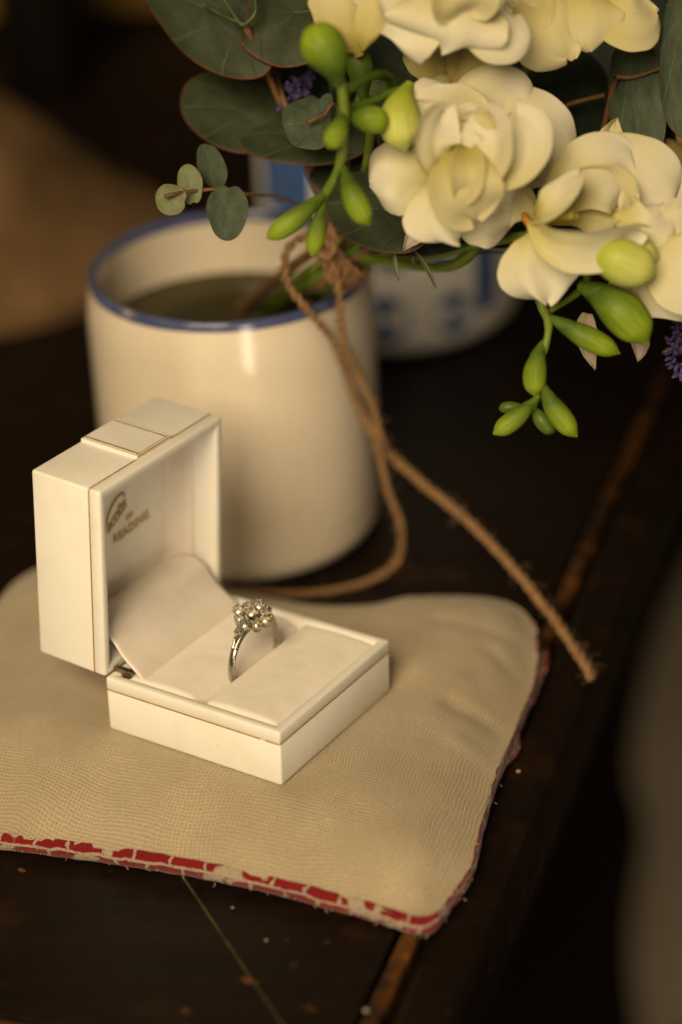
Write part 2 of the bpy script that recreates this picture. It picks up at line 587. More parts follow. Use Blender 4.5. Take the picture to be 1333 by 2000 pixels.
M_LEAF = m_leaf("eucalyptus_leaf", (0.014, 0.022, 0.009), (0.031, 0.042, 0.019), (0.115, 0.035, 0.016))
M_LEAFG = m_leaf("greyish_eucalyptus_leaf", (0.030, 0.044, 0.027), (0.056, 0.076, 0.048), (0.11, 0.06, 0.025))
M_LEAFSHADE = m_leaf("shade_dark_eucalyptus_leaf", (0.006, 0.012, 0.007), (0.013, 0.022, 0.013), (0.04, 0.016, 0.008))  # darker copy of the leaf, shade among the blooms painted into its colour
M_LEAFY = m_leaf("young_eucalyptus_leaf", (0.105, 0.125, 0.05), (0.16, 0.18, 0.10), (0.16, 0.10, 0.03))
M_LAV = m_plain("lavender_floret", (0.035, 0.024, 0.085), (0.085, 0.06, 0.18), 0.8, 6)
M_HERB = m_green("herb_green", (0.035, 0.055, 0.022), (0.08, 0.10, 0.04), 0.1)
M_SACK = m_plain("brown_sacking", (0.060, 0.034, 0.014), (0.17, 0.10, 0.045), 0.9, 0.35, 0.6, 5, 0.1)
M_OCHRE = m_plain("ochre_cloth", (0.12, 0.070, 0.014), (0.22, 0.13, 0.026), 0.9, 0.2)
M_BOTTLE = m_plain("black_glass", (0.004, 0.004, 0.003), (0.006, 0.005, 0.004), 0.35)
M_PALE = m_plain("pale_cotton", (0.18, 0.15, 0.11), (0.235, 0.195, 0.145), 0.9, 0.1)
M_FLOOR = m_plain("dark_floor", (0.007, 0.004, 0.003), (0.020, 0.009, 0.006), 0.6, 0.03)
M_DUST = m_plain("dusty_joint", (0.028, 0.018, 0.007), (0.085, 0.055, 0.022), 0.8, 1.5)
M_CRUMB = m_plain("pale_crumb", (0.22, 0.19, 0.13), (0.30, 0.26, 0.19), 0.7)

# ------------------------------------------------------------------ room and table
def struct(name, V, F, mat):
    o = mk(name, V, F, mat)
    o['kind'] = 'structure'
    return o
struct("floor", [(-400, -300, -74), (400, -300, -74), (400, 420, -74), (-400, 420, -74)], [(0, 1, 2, 3)], M_FLOOR)
V, F = bx(-400, 400, 420, 432, -74.5, 220)
struct("wall", V, F, M_FLOOR)

e1 = Vector((math.cos(math.radians(70)), math.sin(math.radians(70)), 0))   # along the right edge, away from us
e2 = Vector((-e1.y, e1.x, 0))                                              # along the front edge, to the left
K = Vector((-0.68, 32.5, 0))                                               # where the mitre meets the worn edge line
def TP(a, b, z=0):
    p = K + e1 * a + e2 * b
    return (p.x, p.y, z)
table = tag(empty("wooden_table", K), "old dark brown varnished wooden table with a worn orange edge under the cushion and mugs", "table")
def board(pts, z0=-2.2, z1=0.0, mat=None, name="board", bev=0.05):
    n = len(pts)
    V = [TP(a, b, z0) for a, b in pts] + [TP(a, b, z1) for a, b in pts]
    F = [tuple(range(n)), tuple(reversed(range(n, 2 * n)))] + [(i, n + i, n + (i + 1) % n, (i + 1) % n) for i in range(n)]
    o = mk(name, V, F, mat or M_WOOD, table, world=True, smooth=False)
    return bevel(o, bev)
g = 0.03
TL, TW, BW = 92.0, 60.0, 13.0
board([(0.3 + g, 0.3), (TL, 0.3), (TL, BW), (BW + g, BW)])                         # right border board, mitred
board([(0.3, 0.3 + g), (BW, BW + g), (BW, TW - BW), (0.3, TW - 0.3)])               # front border board
V, F = tube([TP(0.35, 0.35, -0.012), TP(6.0, 6.0, -0.010), TP(BW, BW, -0.012)], 0.045, 6)
mk("joint_filler", V, F, M_DUST, table, world=True)
y = BW + g
while y < TW - 6:
    board([(BW + 0.05, y), (TL, y), (TL, y + 9.4), (BW + 0.05, y + 9.4)])
    y += 9.46
board([(0, -0.24), (TL, -0.24), (TL, 0.2), (0, 0.2)], -1.0, 0.02, M_WORN, "edge_bead", 0.12)
board([(-0.24, 0.0), (0.2, 0.2), (0.2, TW), (-0.24, TW)], -1.0, 0.017, M_WORN, "edge_bead", 0.12)
board([(-1.6, -1.7), (TL, -1.7), (TL, -0.27), (-0.27, -0.27)], -2.6, -0.10, M_WOOD, "edge_moulding", 0.35)
board([(-1.6, -1.68), (-0.27, -0.25), (-0.27, TW), (-1.6, TW)], -2.6, -0.10, M_WOOD, "edge_moulding", 0.35)
board([(1.5, 1.0), (TL - 2, 1.0), (TL - 2, 3.0), (1.5, 3.0)], -12, -2.25, M_WOOD, "apron", 0.2)
board([(1.5, 3.05), (3.5, 3.05), (3.5, TW - 2), (1.5, TW - 2)], -12, -2.25, M_WOOD, "apron", 0.2)
for a, b in ((3.6, 3.2), (TL - 8, 3.2), (3.6, TW - 8), (TL - 8, TW - 8)):
    c = TP(a + 2.4, b + 2.4)
    V, F = lathe([(0.1, -74), (1.6, -74), (1.9, -60), (2.6, -40), (2.2, -26), (2.9, -22), (2.9, -3), (0.1, -2.8)], 20, (c[0], c[1]))
    mk("leg", V, F, M_WOOD, table, world=True)

# ------------------------------------------------------------------ the cushion
Ob = Vector((-1.68052, 40.98012, 1.60000))
DX, WX, UP = Vector((0.83701, -0.54654, 0.02644)), Vector((0.54699, 0.83446, -0.06698)), Vector((0.01455, 0.07052, 0.99740))
BD, BW_, HG, HB = 5.1000, 5.0, 1.1437, 1.4773
outl = [(-11.9, 42.1), (-10.4, 41.35), (-8.446, 40.918, 0.55)[:2], (-5.592, 40.155, 0.55)[:2], (-2.924, 39.272, 0.55)[:2], (-0.688, 38.297, 0.55)[:2], (0.571, 37.672, 0.55)[:2], (1.3, 37.28, 0.55)[:2], (1.769, 37.455, 0.55)[:2],
        (2.147, 38.127, 0.55)[:2], (2.659, 39.079, 0.55)[:2], (3.061, 40.74, 0.55)[:2], (3.47, 42.295, 0.55)[:2], (4.192, 44.451, 0.55)[:2], (4.814, 46.311, 0.55)[:2], (5.039, 48.316, 0.55)[:2], (4.956, 49.445, 0.55)[:2], (4.366, 50.183, 0.55)[:2],
        (3.197, 50.563, 0.55)[:2], (1.784, 50.599, 0.55)[:2], (0.359, 50.272, 0.55)[:2], (-1.047, 50.488, 0.55)[:2], (-2.467, 51.073, 0.55)[:2], (-3.919, 51.936, 0.55)[:2], (-5.6, 52.3), (-8.0, 53.1), (-9.0, 52.7), (-9.7, 51.2), (-10.9, 46.8), (-12.0, 43.4)]
OL = np.array(catmull(outl, 14, closed=True))
seg = np.linalg.norm(np.roll(OL, -1, 0) - OL, axis=1)
arc = np.concatenate([[0], np.cumsum(seg)[:-1]])
cc = np.array([-3.6, 45.6])
def nz(x, y, z=0.0):
    return noise.noise(Vector((x, y, z)))
def mound(P):
    """height of the cushion's top cloth above the table"""
    D = np.linalg.norm(P[:, None, :] - OL[None, :, :], axis=2)
    ia = np.argmin(D, axis=1)
    near = D[np.arange(len(P)), ia]
    d = np.clip(-np.log(np.sum(np.exp(-2.2 * D) * seg[None, :], axis=1) * 1.1) / 2.2, 0, None)
    d = np.where(near < 0.02, 0.0, d)
    h = 0.52 + 0.95 * (1 - np.exp(-d / 0.75)) + 0.16 * (1 - np.exp(-d / 3.0))
    for k, p in enumerate(P):
        a = arc[ia[k]]
        pu, pv = p[0] * 0.93 - p[1] * 0.37, p[0] * 0.37 + p[1] * 0.93
        h[k] += 0.10 * nz(pu * 0.85, pv * 0.33, 3.1) * math.exp(-((d[k] - 0.55) / 0.55) ** 2)
        h[k] += 0.04 * nz(pu * 2.3, pv * 0.8, 9.1) * math.exp(-((d[k] - 0.5) / 0.7) ** 2)
        h[k] += 0.03 * nz(p[0] * 1.1, p[1] * 1.1, 2.0) * (1 - math.exp(-d[k] / 0.5))
        h[k] += 0.06 * nz(p[0] * 0.42, p[1] * 0.42, 5.0) * (1 - math.exp(-d[k] / 0.8))
    # stitched line just inside the back hem
    h -= 0.05 * np.exp(-((d - 0.42) / 0.07) ** 2) * np.clip((P[:, 1] - 48.0) / 1.0, 0, 1)
    for (a, b, w, s) in FOLDS:
        a, b = np.array(a), np.array(b)
        t = np.clip(((P - a) @ (b - a)) / ((b - a) @ (b - a)), 0, 1)
        q = a + t[:, None] * (b - a)
        dd = np.linalg.norm(P - q, axis=1)
        h += s * np.exp(-(dd / w) ** 2) * (1 - np.exp(-d / 0.3))
    # pressed flat under the ring box
    rx, ry = P[:, 0] - Ob.x, P[:, 1] - Ob.y
    det = DX.x * WX.y - DX.y * WX.x
    lx = (rx * WX.y - ry * WX.x) / det
    ly = (-rx * DX.y + ry * DX.x) / det
    plane = Ob.z + lx * DX.z + ly * WX.z - 0.012
    ox = np.maximum(np.maximum(lx - 0.0, -BD - lx), 0)
    oy = np.maximum(np.maximum(-ly, ly - 5.0), 0)
    w = np.exp(-((ox ** 2 + oy ** 2) / 0.9 ** 2)) * np.where(d > 0.01, 1, 0) * (1 - np.exp(-d / 0.15))
    return h * (1 - w) + plane * w
FOLDS = [((4.15, 43.748, 1.3)[:2], (2.525, 44.478, 1.3)[:2], 0.28, -0.13), ((4.696, 45.703, 1.3)[:2], (3.748, 46.894, 1.3)[:2], 0.25, -0.09), ((3.896, 42.606, 1.3)[:2], (2.679, 43.007, 1.3)[:2], 0.3, 0.08),
         ((2.909, 45.384, 1.3)[:2], (1.853, 43.918, 1.3)[:2], 0.35, 0.06), ((-5.671, 42.373, 1.3)[:2], (-6.443, 39.706, 1.3)[:2], 0.35, -0.07), ((-4.372, 41.086, 1.3)[:2], (-4.747, 39.039, 1.3)[:2], 0.3, -0.06),
         ((-2.538, 40.188, 1.3)[:2], (-2.277, 38.332, 1.3)[:2], 0.35, 0.05), ((-1.581, 40.89, 1.3)[:2], (-1.818, 39.389, 1.3)[:2], 0.12, -0.04), ((-0.816, 39.321, 1.3)[:2], (-0.631, 39.867, 1.3)[:2], 0.10, -0.05),
         ((-7.449, 44.174, 1.3)[:2], (-7.836, 40.555, 1.3)[:2], 0.5, 0.06), ((2.492, 48.127, 1.3)[:2], (4.356, 47.735, 1.3)[:2], 0.3, -0.06), ((-7.833, 49.825, 1.3)[:2], (-8.799, 47.203, 1.3)[:2], 0.5, -0.10)]
cushion = tag(empty("cushion", (-3.6, 45.6, 0)), "small flat cream linen cushion with red and white underside, lying under the ring box", "cushion")
NR = 84
n0 = len(OL)
ks = [1 - (i / NR) ** 0.85 for i in range(NR)]
P2 = np.concatenate([cc + (OL - cc) * k for k in ks] + [cc[None, :]])
H = mound(P2)
V = [(p[0], p[1], h) for p, h in zip(P2, H)]
F = [tuple(reversed(f)) for f in grid_faces(NR, n0, False, True)]
F += [((NR - 1) * n0 + i, (NR - 1) * n0 + (i + 1) % n0, len(V) - 1) for i in range(n0)]
F = [tuple(reversed(f)) for f in F]
ca, sa = math.cos(math.radians(-21)), math.sin(math.radians(-21))
uv = [(p[0] * ca + p[1] * sa, -p[0] * sa + p[1] * ca) for p in P2]
mk("top_cloth", V, F, M_CLOTH, cushion, world=True, uv=uv)
nx = np.roll(OL, -1, 0) - np.roll(OL, 1, 0)
nx = np.stack([nx[:, 1], -nx[:, 0]], 1)
nx /= np.linalg.norm(nx, axis=1)[:, None]
prof = [(-0.10, 0.57), (0.0, 0.54), (0.05, 0.51), (0.085, 0.44), (0.095, 0.36), (0.085, 0.26), (0.05, 0.16), (-0.03, 0.08), (-0.15, 0.03), (-0.6, 0.01)]
NA = n0 * 2
V, uv = [], []
pl_ = 0.0
for kk, (off0, z) in enumerate(prof):
    pl_ += math.dist(prof[kk], prof[kk - 1]) if kk else 0
    for i in range(NA):
        off = off0
        j, fr_ = i // 2, (i % 2) * 0.5
        p = OL[j] * (1 - fr_) + OL[(j + 1) % n0] * fr_
        n_ = nx[j]
        a = arc[j] + fr_ * seg[j]
        off *= 1 - 1.5 * max(0.0, n_[0] * 1.1) * (0.55 + 0.9 * nz(a * 0.45, 2.2, 1.0))
        if n_[1] > 0.1:
            off -= 0.22 * min(1.0, (n_[1] - 0.1) * 3)
        rr = 0.035 * nz(a * 3.0, z * 4, 2) + 0.05 * nz(a * 0.8, 1.0, 7) * (1 if off > 0 else 0)
        q = p + n_ * (off + rr)
        V.append((q[0], q[1], z + 0.03 * nz(a * 2.2, 4.0, z)))
        uv.append((a, pl_))
mk("patterned_underside", V, grid_faces(len(prof), NA, False, True), M_TRIM, cushion, world=True, uv=uv)
# frayed threads along the seam
fb = []
for i in range(330):
    j = random.randrange(n0)
    if nx[j][0] > 0.25 and random.random() < 0.93:
        continue
    p = OL[j] + nx[j] * random.uniform(0.04, 0.10)
    z = random.uniform(0.1, 0.45)
    n_ = Vector((nx[j][0], nx[j][1], 0))
    t_ = Vector((-n_.y, n_.x, 0))
    q = Vector((p[0], p[1], z))
    L_ = random.uniform(0.04, 0.11)
    m1 = q + (n_ * 0.6 + t_ * random.uniform(-1, 1) + Vector((0, 0, random.uniform(-1, .6)))) * L_ * 0.5
    m2 = m1 + (n_ * 0.4 + t_ * random.uniform(-1, 1) + Vector((0, 0, -0.6))) * L_ * 0.6
    fb.append(tube([q, m1, m2], 0.011, 4, False))
V, F = join(*fb)
o = mk("frayed_thread", V, F, M_PAPERY, cushion, world=True)
o['kind'] = 'stuff'

# ------------------------------------------------------------------ ring box
BM = Matrix((DX, WX, UP)).transposed().to_4x4()
BM.translation = Ob * S
box = tag(empty("ring_box", M=BM), "open cream ring presentation box with gilt lines, standing on the linen cushion", "jewellery box")
X0 = -BD
shell = [(0.05, 0.0), (0.015, 0.015), (0.0, 0.06), (0.0, HG - 0.03), (0.012, HG - 0.012), (0.012, HG + 0.012), (0.0, HG + 0.03), (0.0, HB - 0.06), (0.012, HB - 0.022), (0.045, HB - 0.004), (0.12, HB),
         (0.215, HB - 0.008), (0.245, HB - 0.04), (0.25, 0.45)]
V, F = sweep_rect(X0, 0, 0, 5.0, 0.07, shell)
F.append(tuple(len(V) - 20 + k for k in range(20)))
tray = mk("tray", V, F, M_PAPER, box)
def gilt(x0, x1, y0, y1, z, parent, skip=None):
    V, F = sweep_rect(x0, x1, y0, y1, 0.07, [(0.014, z - 0.019), (-0.003, z - 0.018), (-0.003, z + 0.018), (0.014, z + 0.019)], False)
    return V, F
V, F = gilt(X0, 0, 0, 5.0, HG, box)
# the line is broken a little way from the near corner
cut = []
for f in F:
    xs = [V[i][0] for i in f]
    ys = [V[i][1] for i in f]
    if max(ys) < 0.01 and min(xs) < -4 and max(xs) > -0.2:
        zs = sorted(set(V[i][2] for i in f))
        continue
    cut.append(f)
F = cut
for a, b in ((X0 + 0.07, -0.56), (-0.41, -0.07)):
    n = len(V)
    V += [(a, -0.003, HG - 0.018), (b, -0.003, HG - 0.018), (b, -0.003, HG + 0.018), (a, -0.003, HG + 0.018)]
    F.append((n, n + 1, n + 2, n + 3))
mk("gilt_line", V, F, M_GOLD, tray)

# velvet pads either side of the slot
def pad(name, x0, x1, y0, y1, ztop, hf, nx_=44, ny_=60):
    V = []
    for i in range(nx_ + 1):
        for j in range(ny_ + 1):
            x = x0 + (x1 - x0) * i / nx_
            y = y0 + (y1 - y0) * j / ny_
            V.append((x, y, hf(x, y)))
    F = [tuple(reversed(f)) for f in grid_faces(nx_ + 1, ny_ + 1)]
    F = [tuple(reversed(f)) for f in F]
    return mk(name, V, F, M_VELVET, box)
def edge(v, w):
    v = max(0.0, min(1.0, v / w))
    return math.sqrt(max(0.0, 1 - (1 - v) ** 2))
XS = -2.44
def hfront(x, y):
    a = edge(-0.258 - x, 0.16) * edge(y - 0.258, 0.16) * edge(4.742 - y, 0.16)
    b = edge(x - XS, 0.20)
    t_ = (x - XS) / 2.1
    return 0.55 + (HB - 0.55 - 0.045) * (a * 0.22 + 0.78) * (0.45 + 0.55 * b) + 0.07 * math.sin(PI * min(max(t_, 0), 1)) ** 0.7 * a * b + 0.012 * nz(x * 2, y * 2, 3)
def hrear(x, y):
    a = edge(y - 0.258, 0.16) * edge(4.742 - y, 0.16)
    t_ = (XS - 0.03 - x) / 1.9
    b = edge(XS - 0.03 - x, 0.55)
    c_ = edge(x + 4.62, 0.2)
    return 0.55 + (HB - 0.55 - 0.045) * (a * 0.22 + 0.78) * (0.62 + 0.38 * b) + 0.06 * math.sin(PI * min(max(t_, 0), 1)) * a + 0.012 * nz(x * 2, y * 2, 8)
pad("front_pad", XS, -0.255, 0.255, 4.745, HB, hfront)
pad("rear_pad", -4.60, XS - 0.03, 0.255, 4.745, HB, hrear)

# satin flap that runs from the pad up into the lid
prf = catmull([(-4.22, 1.40), (-4.36, 1.55), (-4.78, 1.88), (-5.05, 2.18), (-5.25, 2.42), (-5.50, 2.56), (-5.85, 2.56), (-6.20, 2.44), (-6.62, 2.22)], 6)
V = []
NW = 40
for i, p in enumerate(prf):
    for j in range(NW + 1):
        f = j / NW
        ins = 0.34 + 0.10 * math.sin(PI * i / (len(prf) - 1))
        y_ = ins + (5.0 - 2 * ins) * f
        s_ = math.sin(PI * i / (len(prf) - 1))
        V.append((p[0] + 0.02 * nz(i * 0.2, y_ * 0.8, 1) * s_, y_, p[1] + (0.03 * nz(i * 0.25, y_ * 0.9, 4)) * s_ - 0.03 * s_ * (2 * f - 1) ** 4))
mk("satin_flap", V, grid_faces(len(prf), NW + 1), M_SATIN, box, solid=0.035)
# spring hinge between tray and lid, seen in the gap
V, F = bx(X0 + 0.08, X0 + 0.5, 0.5, 4.5, HB - 0.22, HB - 0.12)
hinge = mk("hinge", V, F, M_STEEL, box, smooth=False)
V, F = tube([(X0 + 0.30, 0.42, HB - 0.12), (X0 + 0.32, 2.5, HB - 0.12), (X0 + 0.30, 4.58, HB - 0.12)], 0.07, 10)
mk("pin", V, F, M_STEEL, hinge)
V, F = bx(X0 + 0.02, X0 + 0.55, 0.34, 0.46, HB - 0.5, HB + 0.12)
mk("plate", V, F, M_STEEL, hinge, smooth=False)

# lid, opened upright: local x = up the lid, y = width, z = towards the pads
T_ = -0.0588
lx_ = Vector((-math.sin(T_), 0, math.cos(T_)))
lz_ = Vector((math.cos(T_), 0, math.sin(T_)))
ly_ = Vector((0, 1, 0))
LT, LH, LG = 2.0255, 5.0909, 0.3200
LM = Matrix((lx_, ly_, lz_)).transposed().to_4x4()
# keep it right handed: x up, y width, z = x cross y points to the back, so mirror by swapping
if LM.to_3x3().determinant() < 0:
    LM = Matrix((lx_, -ly_, lz_)).transposed().to_4x4()
    FLIP = True
else:
    FLIP = False
LM.translation = Vector((X0, 0, HB)) * S
def LV(V, F):
    if FLIP:
        return [(x, -y_, z) for x, y_, z in V], [tuple(reversed(f)) for f in F]
    return V, F
prl = [(0.05, -LT), (0.015, -LT + 0.012), (0.0, -LT + 0.05), (0.0, -LG - 0.03), (0.012, -LG - 0.012), (0.012, -LG + 0.012), (0.0, -LG + 0.03), (0.0, -0.06), (0.012, -0.022), (0.045, -0.004),
       (0.12, 0.0), (0.205, -0.008), (0.245, -0.04), (0.25, -LT + 0.2)]
V, F = LV(*sweep_rect(0, LH, 0, 5.0, 0.07, prl))
n = len(V)
F.append(tuple(n - 20 + k for k in range(20)) if not FLIP else tuple(reversed([n - 20 + k for k in range(20)])))
lid = mk("lid", V, F, M_PAPER, box, M=LM)
V, F = LV(*gilt(0, LH, 0, 5.0, -LG, lid))
mk("gilt_line", V, F, M_GOLD, lid)
# satin lining set back inside the lid, softly rounded towards its back panel
pl = [(0.252, -0.70), (0.30, -0.68), (0.36, -0.72), (0.38, -1.00), (0.41, -1.25), (0.47, -1.40), (0.62, -1.46)]
V, F = sweep_rect(0, LH, 0, 5.0, 0.07, pl, False)
V = [(x, y_ + (0.30 * (1 - x / LH) * 0 if y_ < 2.5 else 0), z) for x, y_, z in V]
V, F = LV(V, F)
mk("side_lining", V, F, M_SATIN, lid)
V = []
for i in range(31):
    for j in range(31):
        x = 0.45 + (LH - 0.9) * i / 30
        y_ = 0.45 + (4.12 + 0.42 * (1 - i / 30)) * j / 30
        s_ = math.sin(PI * i / 30) * math.sin(PI * j / 30)
        V.append((x, y_, -1.50 + 0.10 * s_ ** 0.5 + 0.01 * nz(x, y_, 6)))
V, F = LV(V, [tuple(reversed(f)) for f in grid_faces(31, 31)])
mk("back_panel", V, F, M_PAPER, lid)
# clasp strap on the lid's top edge
def strap_box(x0, x1, y0, y1, z0, z1):
    return bx(x0, x1, y0, y1, z0, z1)
V, F = LV(*bx(LH - 0.02, LH + 0.085, 1.86, 3.28, -LT + 0.02, -LG + 0.02))
clasp = bevel(mk("clasp_strap", V, F, M_PAPER, lid, smooth=False), 0.025)
parts_ = [bx(LH + 0.080, LH + 0.090, 1.985, 2.035, -LT + 0.05, -LG - 0.04), bx(LH + 0.080, LH + 0.090, 3.11, 3.16, -LT + 0.05, -LG - 0.04),
          bx(LH + 0.055, LH + 0.080, 1.90, 3.24, -LG + 0.012, -LG + 0.026), bx(LH + 0.080, LH + 0.088, 1.92, 3.22, -LG - 0.05, -LG - 0.025)]
V, F = LV(*join(*parts_))
gl = mk("gilt_line", V, F, M_GOLD, lid, smooth=False)

# gilt lettering printed inside the lid
def text_obj(body, size, x, y_, shear=0.0, spacing=1.0, bold=0.0, rise=0):
    cu = bpy.data.curves.new("lettering", 'FONT')
    cu.body = body
    cu.size = size * S
    cu.shear = shear
    cu.space_character = spacing
    cu.extrude = 0.004 * S
    cu.offset = bold * S
    tmp = bpy.data.objects.new("tmp", cu)
    COL.objects.link(tmp)
    dg = bpy.context.evaluated_depsgraph_get()
    me = bpy.data.meshes.new_from_object(tmp.evaluated_get(dg))
    bpy.data.objects.remove(tmp)
    me.materials.clear()
    me.materials.append(M_LETTER)
    me.name = "lettering"
    o = bpy.data.objects.new("lettering", me)
    COL.objects.link(o)
    o.parent = lid
    o.matrix_parent_inverse = Matrix.Identity(4)
    # text x runs along the lid's width (box +y), text y up the lid
    ux = Vector((0, -1 if FLIP else 1, 0))
    uy = Vector((1, 0, 0))
    m = Matrix((ux, uy, ux.cross(uy))).transposed().to_4x4()
    m = m @ Matrix.Rotation(math.radians(rise), 4, 'Z')
    zz = -1.375
    m.translation = Vector((x, -y_ if FLIP else y_, zz)) * S
    o.matrix_local = m
    WM[o] = WM[lid] @ m
    return o
text_obj("READING", 0.34, 2.24, 2.24, 0.0, 1.05, 0.006, 4)
text_obj("OF", 0.22, 2.66, 2.78, 0.0, 1.1, 0.005, 4)
text_obj("acobs", 0.46, 2.62, 2.02, 0.45, 0.86, 0.008, 30)
sw = catmull([(2.55, 1.88), (2.72, 1.88), (3.02, 1.98), (3.34, 2.20), (3.50, 2.48), (3.48, 2.72), (3.38, 2.70)], 8)
V, F = tube([(p[0], p[1], -1.37) for p in sw], lambda t: 0.014 + 0.014 * math.sin(PI * t), 6)
V, F = LV(V, F)
mk("lettering", V, F, M_LETTER, lid)

# ------------------------------------------------------------------ the ring
RC = BM @ (Vector((-2.44, 2.60, 1.56)) * S)
RM = BM.copy()
RM.translation = RC
ring = tag(empty("diamond_ring", M=RM), "white gold daisy cluster diamond ring standing in the slot of the ring box", "ring")
RR = 1.0
V = []
NB = 90
for i in range(NB):
    a = 2 * PI * i / NB
    topness = max(0.0, math.sin(a))
    hw = 0.10 + 0.035 * topness ** 4
    th = 0.065
    prof_ = [(hw * math.cos(b), th * math.sin(b) * (1.0 if math.sin(b) > 0 else 0.45)) for b in [2 * PI * k / 14 for k in range(14)]]
    for (u_, w_) in prof_:
        r_ = RR + w_ - 0.10 * topness ** 8
        V.append((u_, r_ * math.cos(a), r_ * math.sin(a)))
mk("band", V, grid_faces(NB, 14, True, True), M_SILVER, ring)
# head frame, tilted a little to the near side
hz = (Vector((0.16, -0.20, 1.0))).normalized()
hxv = Vector((0, 1, 0))
hxv = (hxv - hz * hxv.dot(hz)).normalized()
hyv = hz.cross(hxv)
HM = Matrix((hxv, hyv, hz)).transposed().to_4x4()
HM.translation = Vector((0.0, -0.02, 1.08)) * S
HM = HM @ Matrix.Scale(1.13, 4)
def head(name, V, F, mat, smooth=True):
    m = HM
    return mk(name, V, F, mat, ring, M=m, smooth=smooth)
def gem(r, c, n=8):
    V = []
    V += [(c[0] + 0.56 * r * math.cos(2 * PI * (k + .5) / n), c[1] + 0.56 * r * math.sin(2 * PI * (k + .5) / n), c[2] + 0.40 * r) for k in range(n)]
    V += [(c[0] + 0.83 * r * math.cos(2 * PI * k / n), c[1] + 0.83 * r * math.sin(2 * PI * k / n), c[2] + 0.25 * r) for k in range(n)]
    V += [(c[0] + r * math.cos(PI * k / n), c[1] + r * math.sin(PI * k / n), c[2] + 0.03 * r) for k in range(2 * n)]
    V += [(c[0] + 0.45 * r * math.cos(2 * PI * (k + .5) / n), c[1] + 0.45 * r * math.sin(2 * PI * (k + .5) / n), c[2] - 0.45 * r) for k in range(n)]
    V.append((c[0], c[1], c[2] - 0.85 * r))
    F = [tuple(range(n))]
    for k in range(n):
        k1 = (k + 1) % n
        F.append((k, k1 + n, k1))          # star facets
        F.append((k, k + n, k1 + n)) if False else None
        F.append((k + n, k, (k - 1) % n))
        b = 2 * n
        F.append((k, k + n, b + 2 * k + 1))
        F.append((k, b + 2 * k + 1, k1 + n))
        F.append((k + n, b + 2 * k, b + 2 * k + 1))
        F.append((k + n, b + (2 * k - 1) % (2 * n), b + 2 * k))
        p = 4 * n
        F.append((b + 2 * k, p + k, b + 2 * k + 1))
        F.append((b + 2 * k + 1, p + k, b + (2 * k + 2) % (2 * n)))
        F.append((b + 2 * k, p + (k - 1) % n, p + k))
        F.append((p + k, p + (k - 1) % n, p + n))
    F = [f for f in F if f and len(set(f)) == len(f)]
    seen, out = set(), []
    for f in F:
        s_ = tuple(sorted(f))
        if s_ not in seen:
            seen.add(s_)
            out.append(f)
    return V, out
spots = [(0, 0, 0.115, 0.140)]
for k in range(8):
    a = 2 * PI * k / 8 + 0.12
    rad = 0.325 if k % 2 == 0 else 0.285
    spots.append((rad * math.cos(a), rad * math.sin(a), 0.05 - 0.02 * (k % 2), 0.132 if k % 2 == 0 else 0.118))
ball = [(math.sin(t) * math.cos(p), math.sin(t) * math.sin(p), math.cos(t)) for t in [PI * i / 6 for i in range(7)] for p in [2 * PI * j / 10 for j in range(10)]]
ballF = [tuple(reversed(f)) for f in grid_faces(7, 10, False, True)]
claw_me = None
for i, (x, y_, z, r) in enumerate(spots):
    V, F = gem(r, (x, y_, z + 0.02))
    g_ = head("diamond", V, F, M_GEMY if i in (6, 7, 0) else M_GEM, smooth=False)
    cupp = [(r * 1.10, z + 0.03), (r * 1.06, z + 0.055), (r * 1.0, z + 0.045), (r * 0.97, z + 0.0), (r * 0.8, z - 0.13), (r * 0.88, z - 0.14), (r * 1.02, z - 0.02), (r * 1.10, z + 0.03)]
    V, F = lathe(cupp, 24, (x, y_))
    head("collet", V, F, M_SILVER)
    for k in range(4):
        a = 2 * PI * (k + 0.5) / 4 + (math.atan2(y_, x) if i else 0)
        cx_, cy_ = x + r * 1.0 * math.cos(a), y_ + r * 1.0 * math.sin(a)
        if claw_me is None:
            o = head("claw", [(vx * 0.030, vy * 0.030, vz * 0.036) for vx, vy, vz in ball], ballF, M_CLAW)
            claw_me = o.data
        else:
            o = bpy.data.objects.new("claw", claw_me)
            COL.objects.link(o)
            o.parent = ring
            o.matrix_parent_inverse = Matrix.Identity(4)
        o.matrix_local = HM @ Matrix.Translation(Vector((cx_, cy_, z + 0.055)) * S)
V, F = lathe([(0.24, -0.06), (0.30, -0.06), (0.32, -0.085), (0.30, -0.11), (0.24, -0.11), (0.22, -0.085), (0.24, -0.06)], 32)
head("gallery", V, F, M_SILVER)
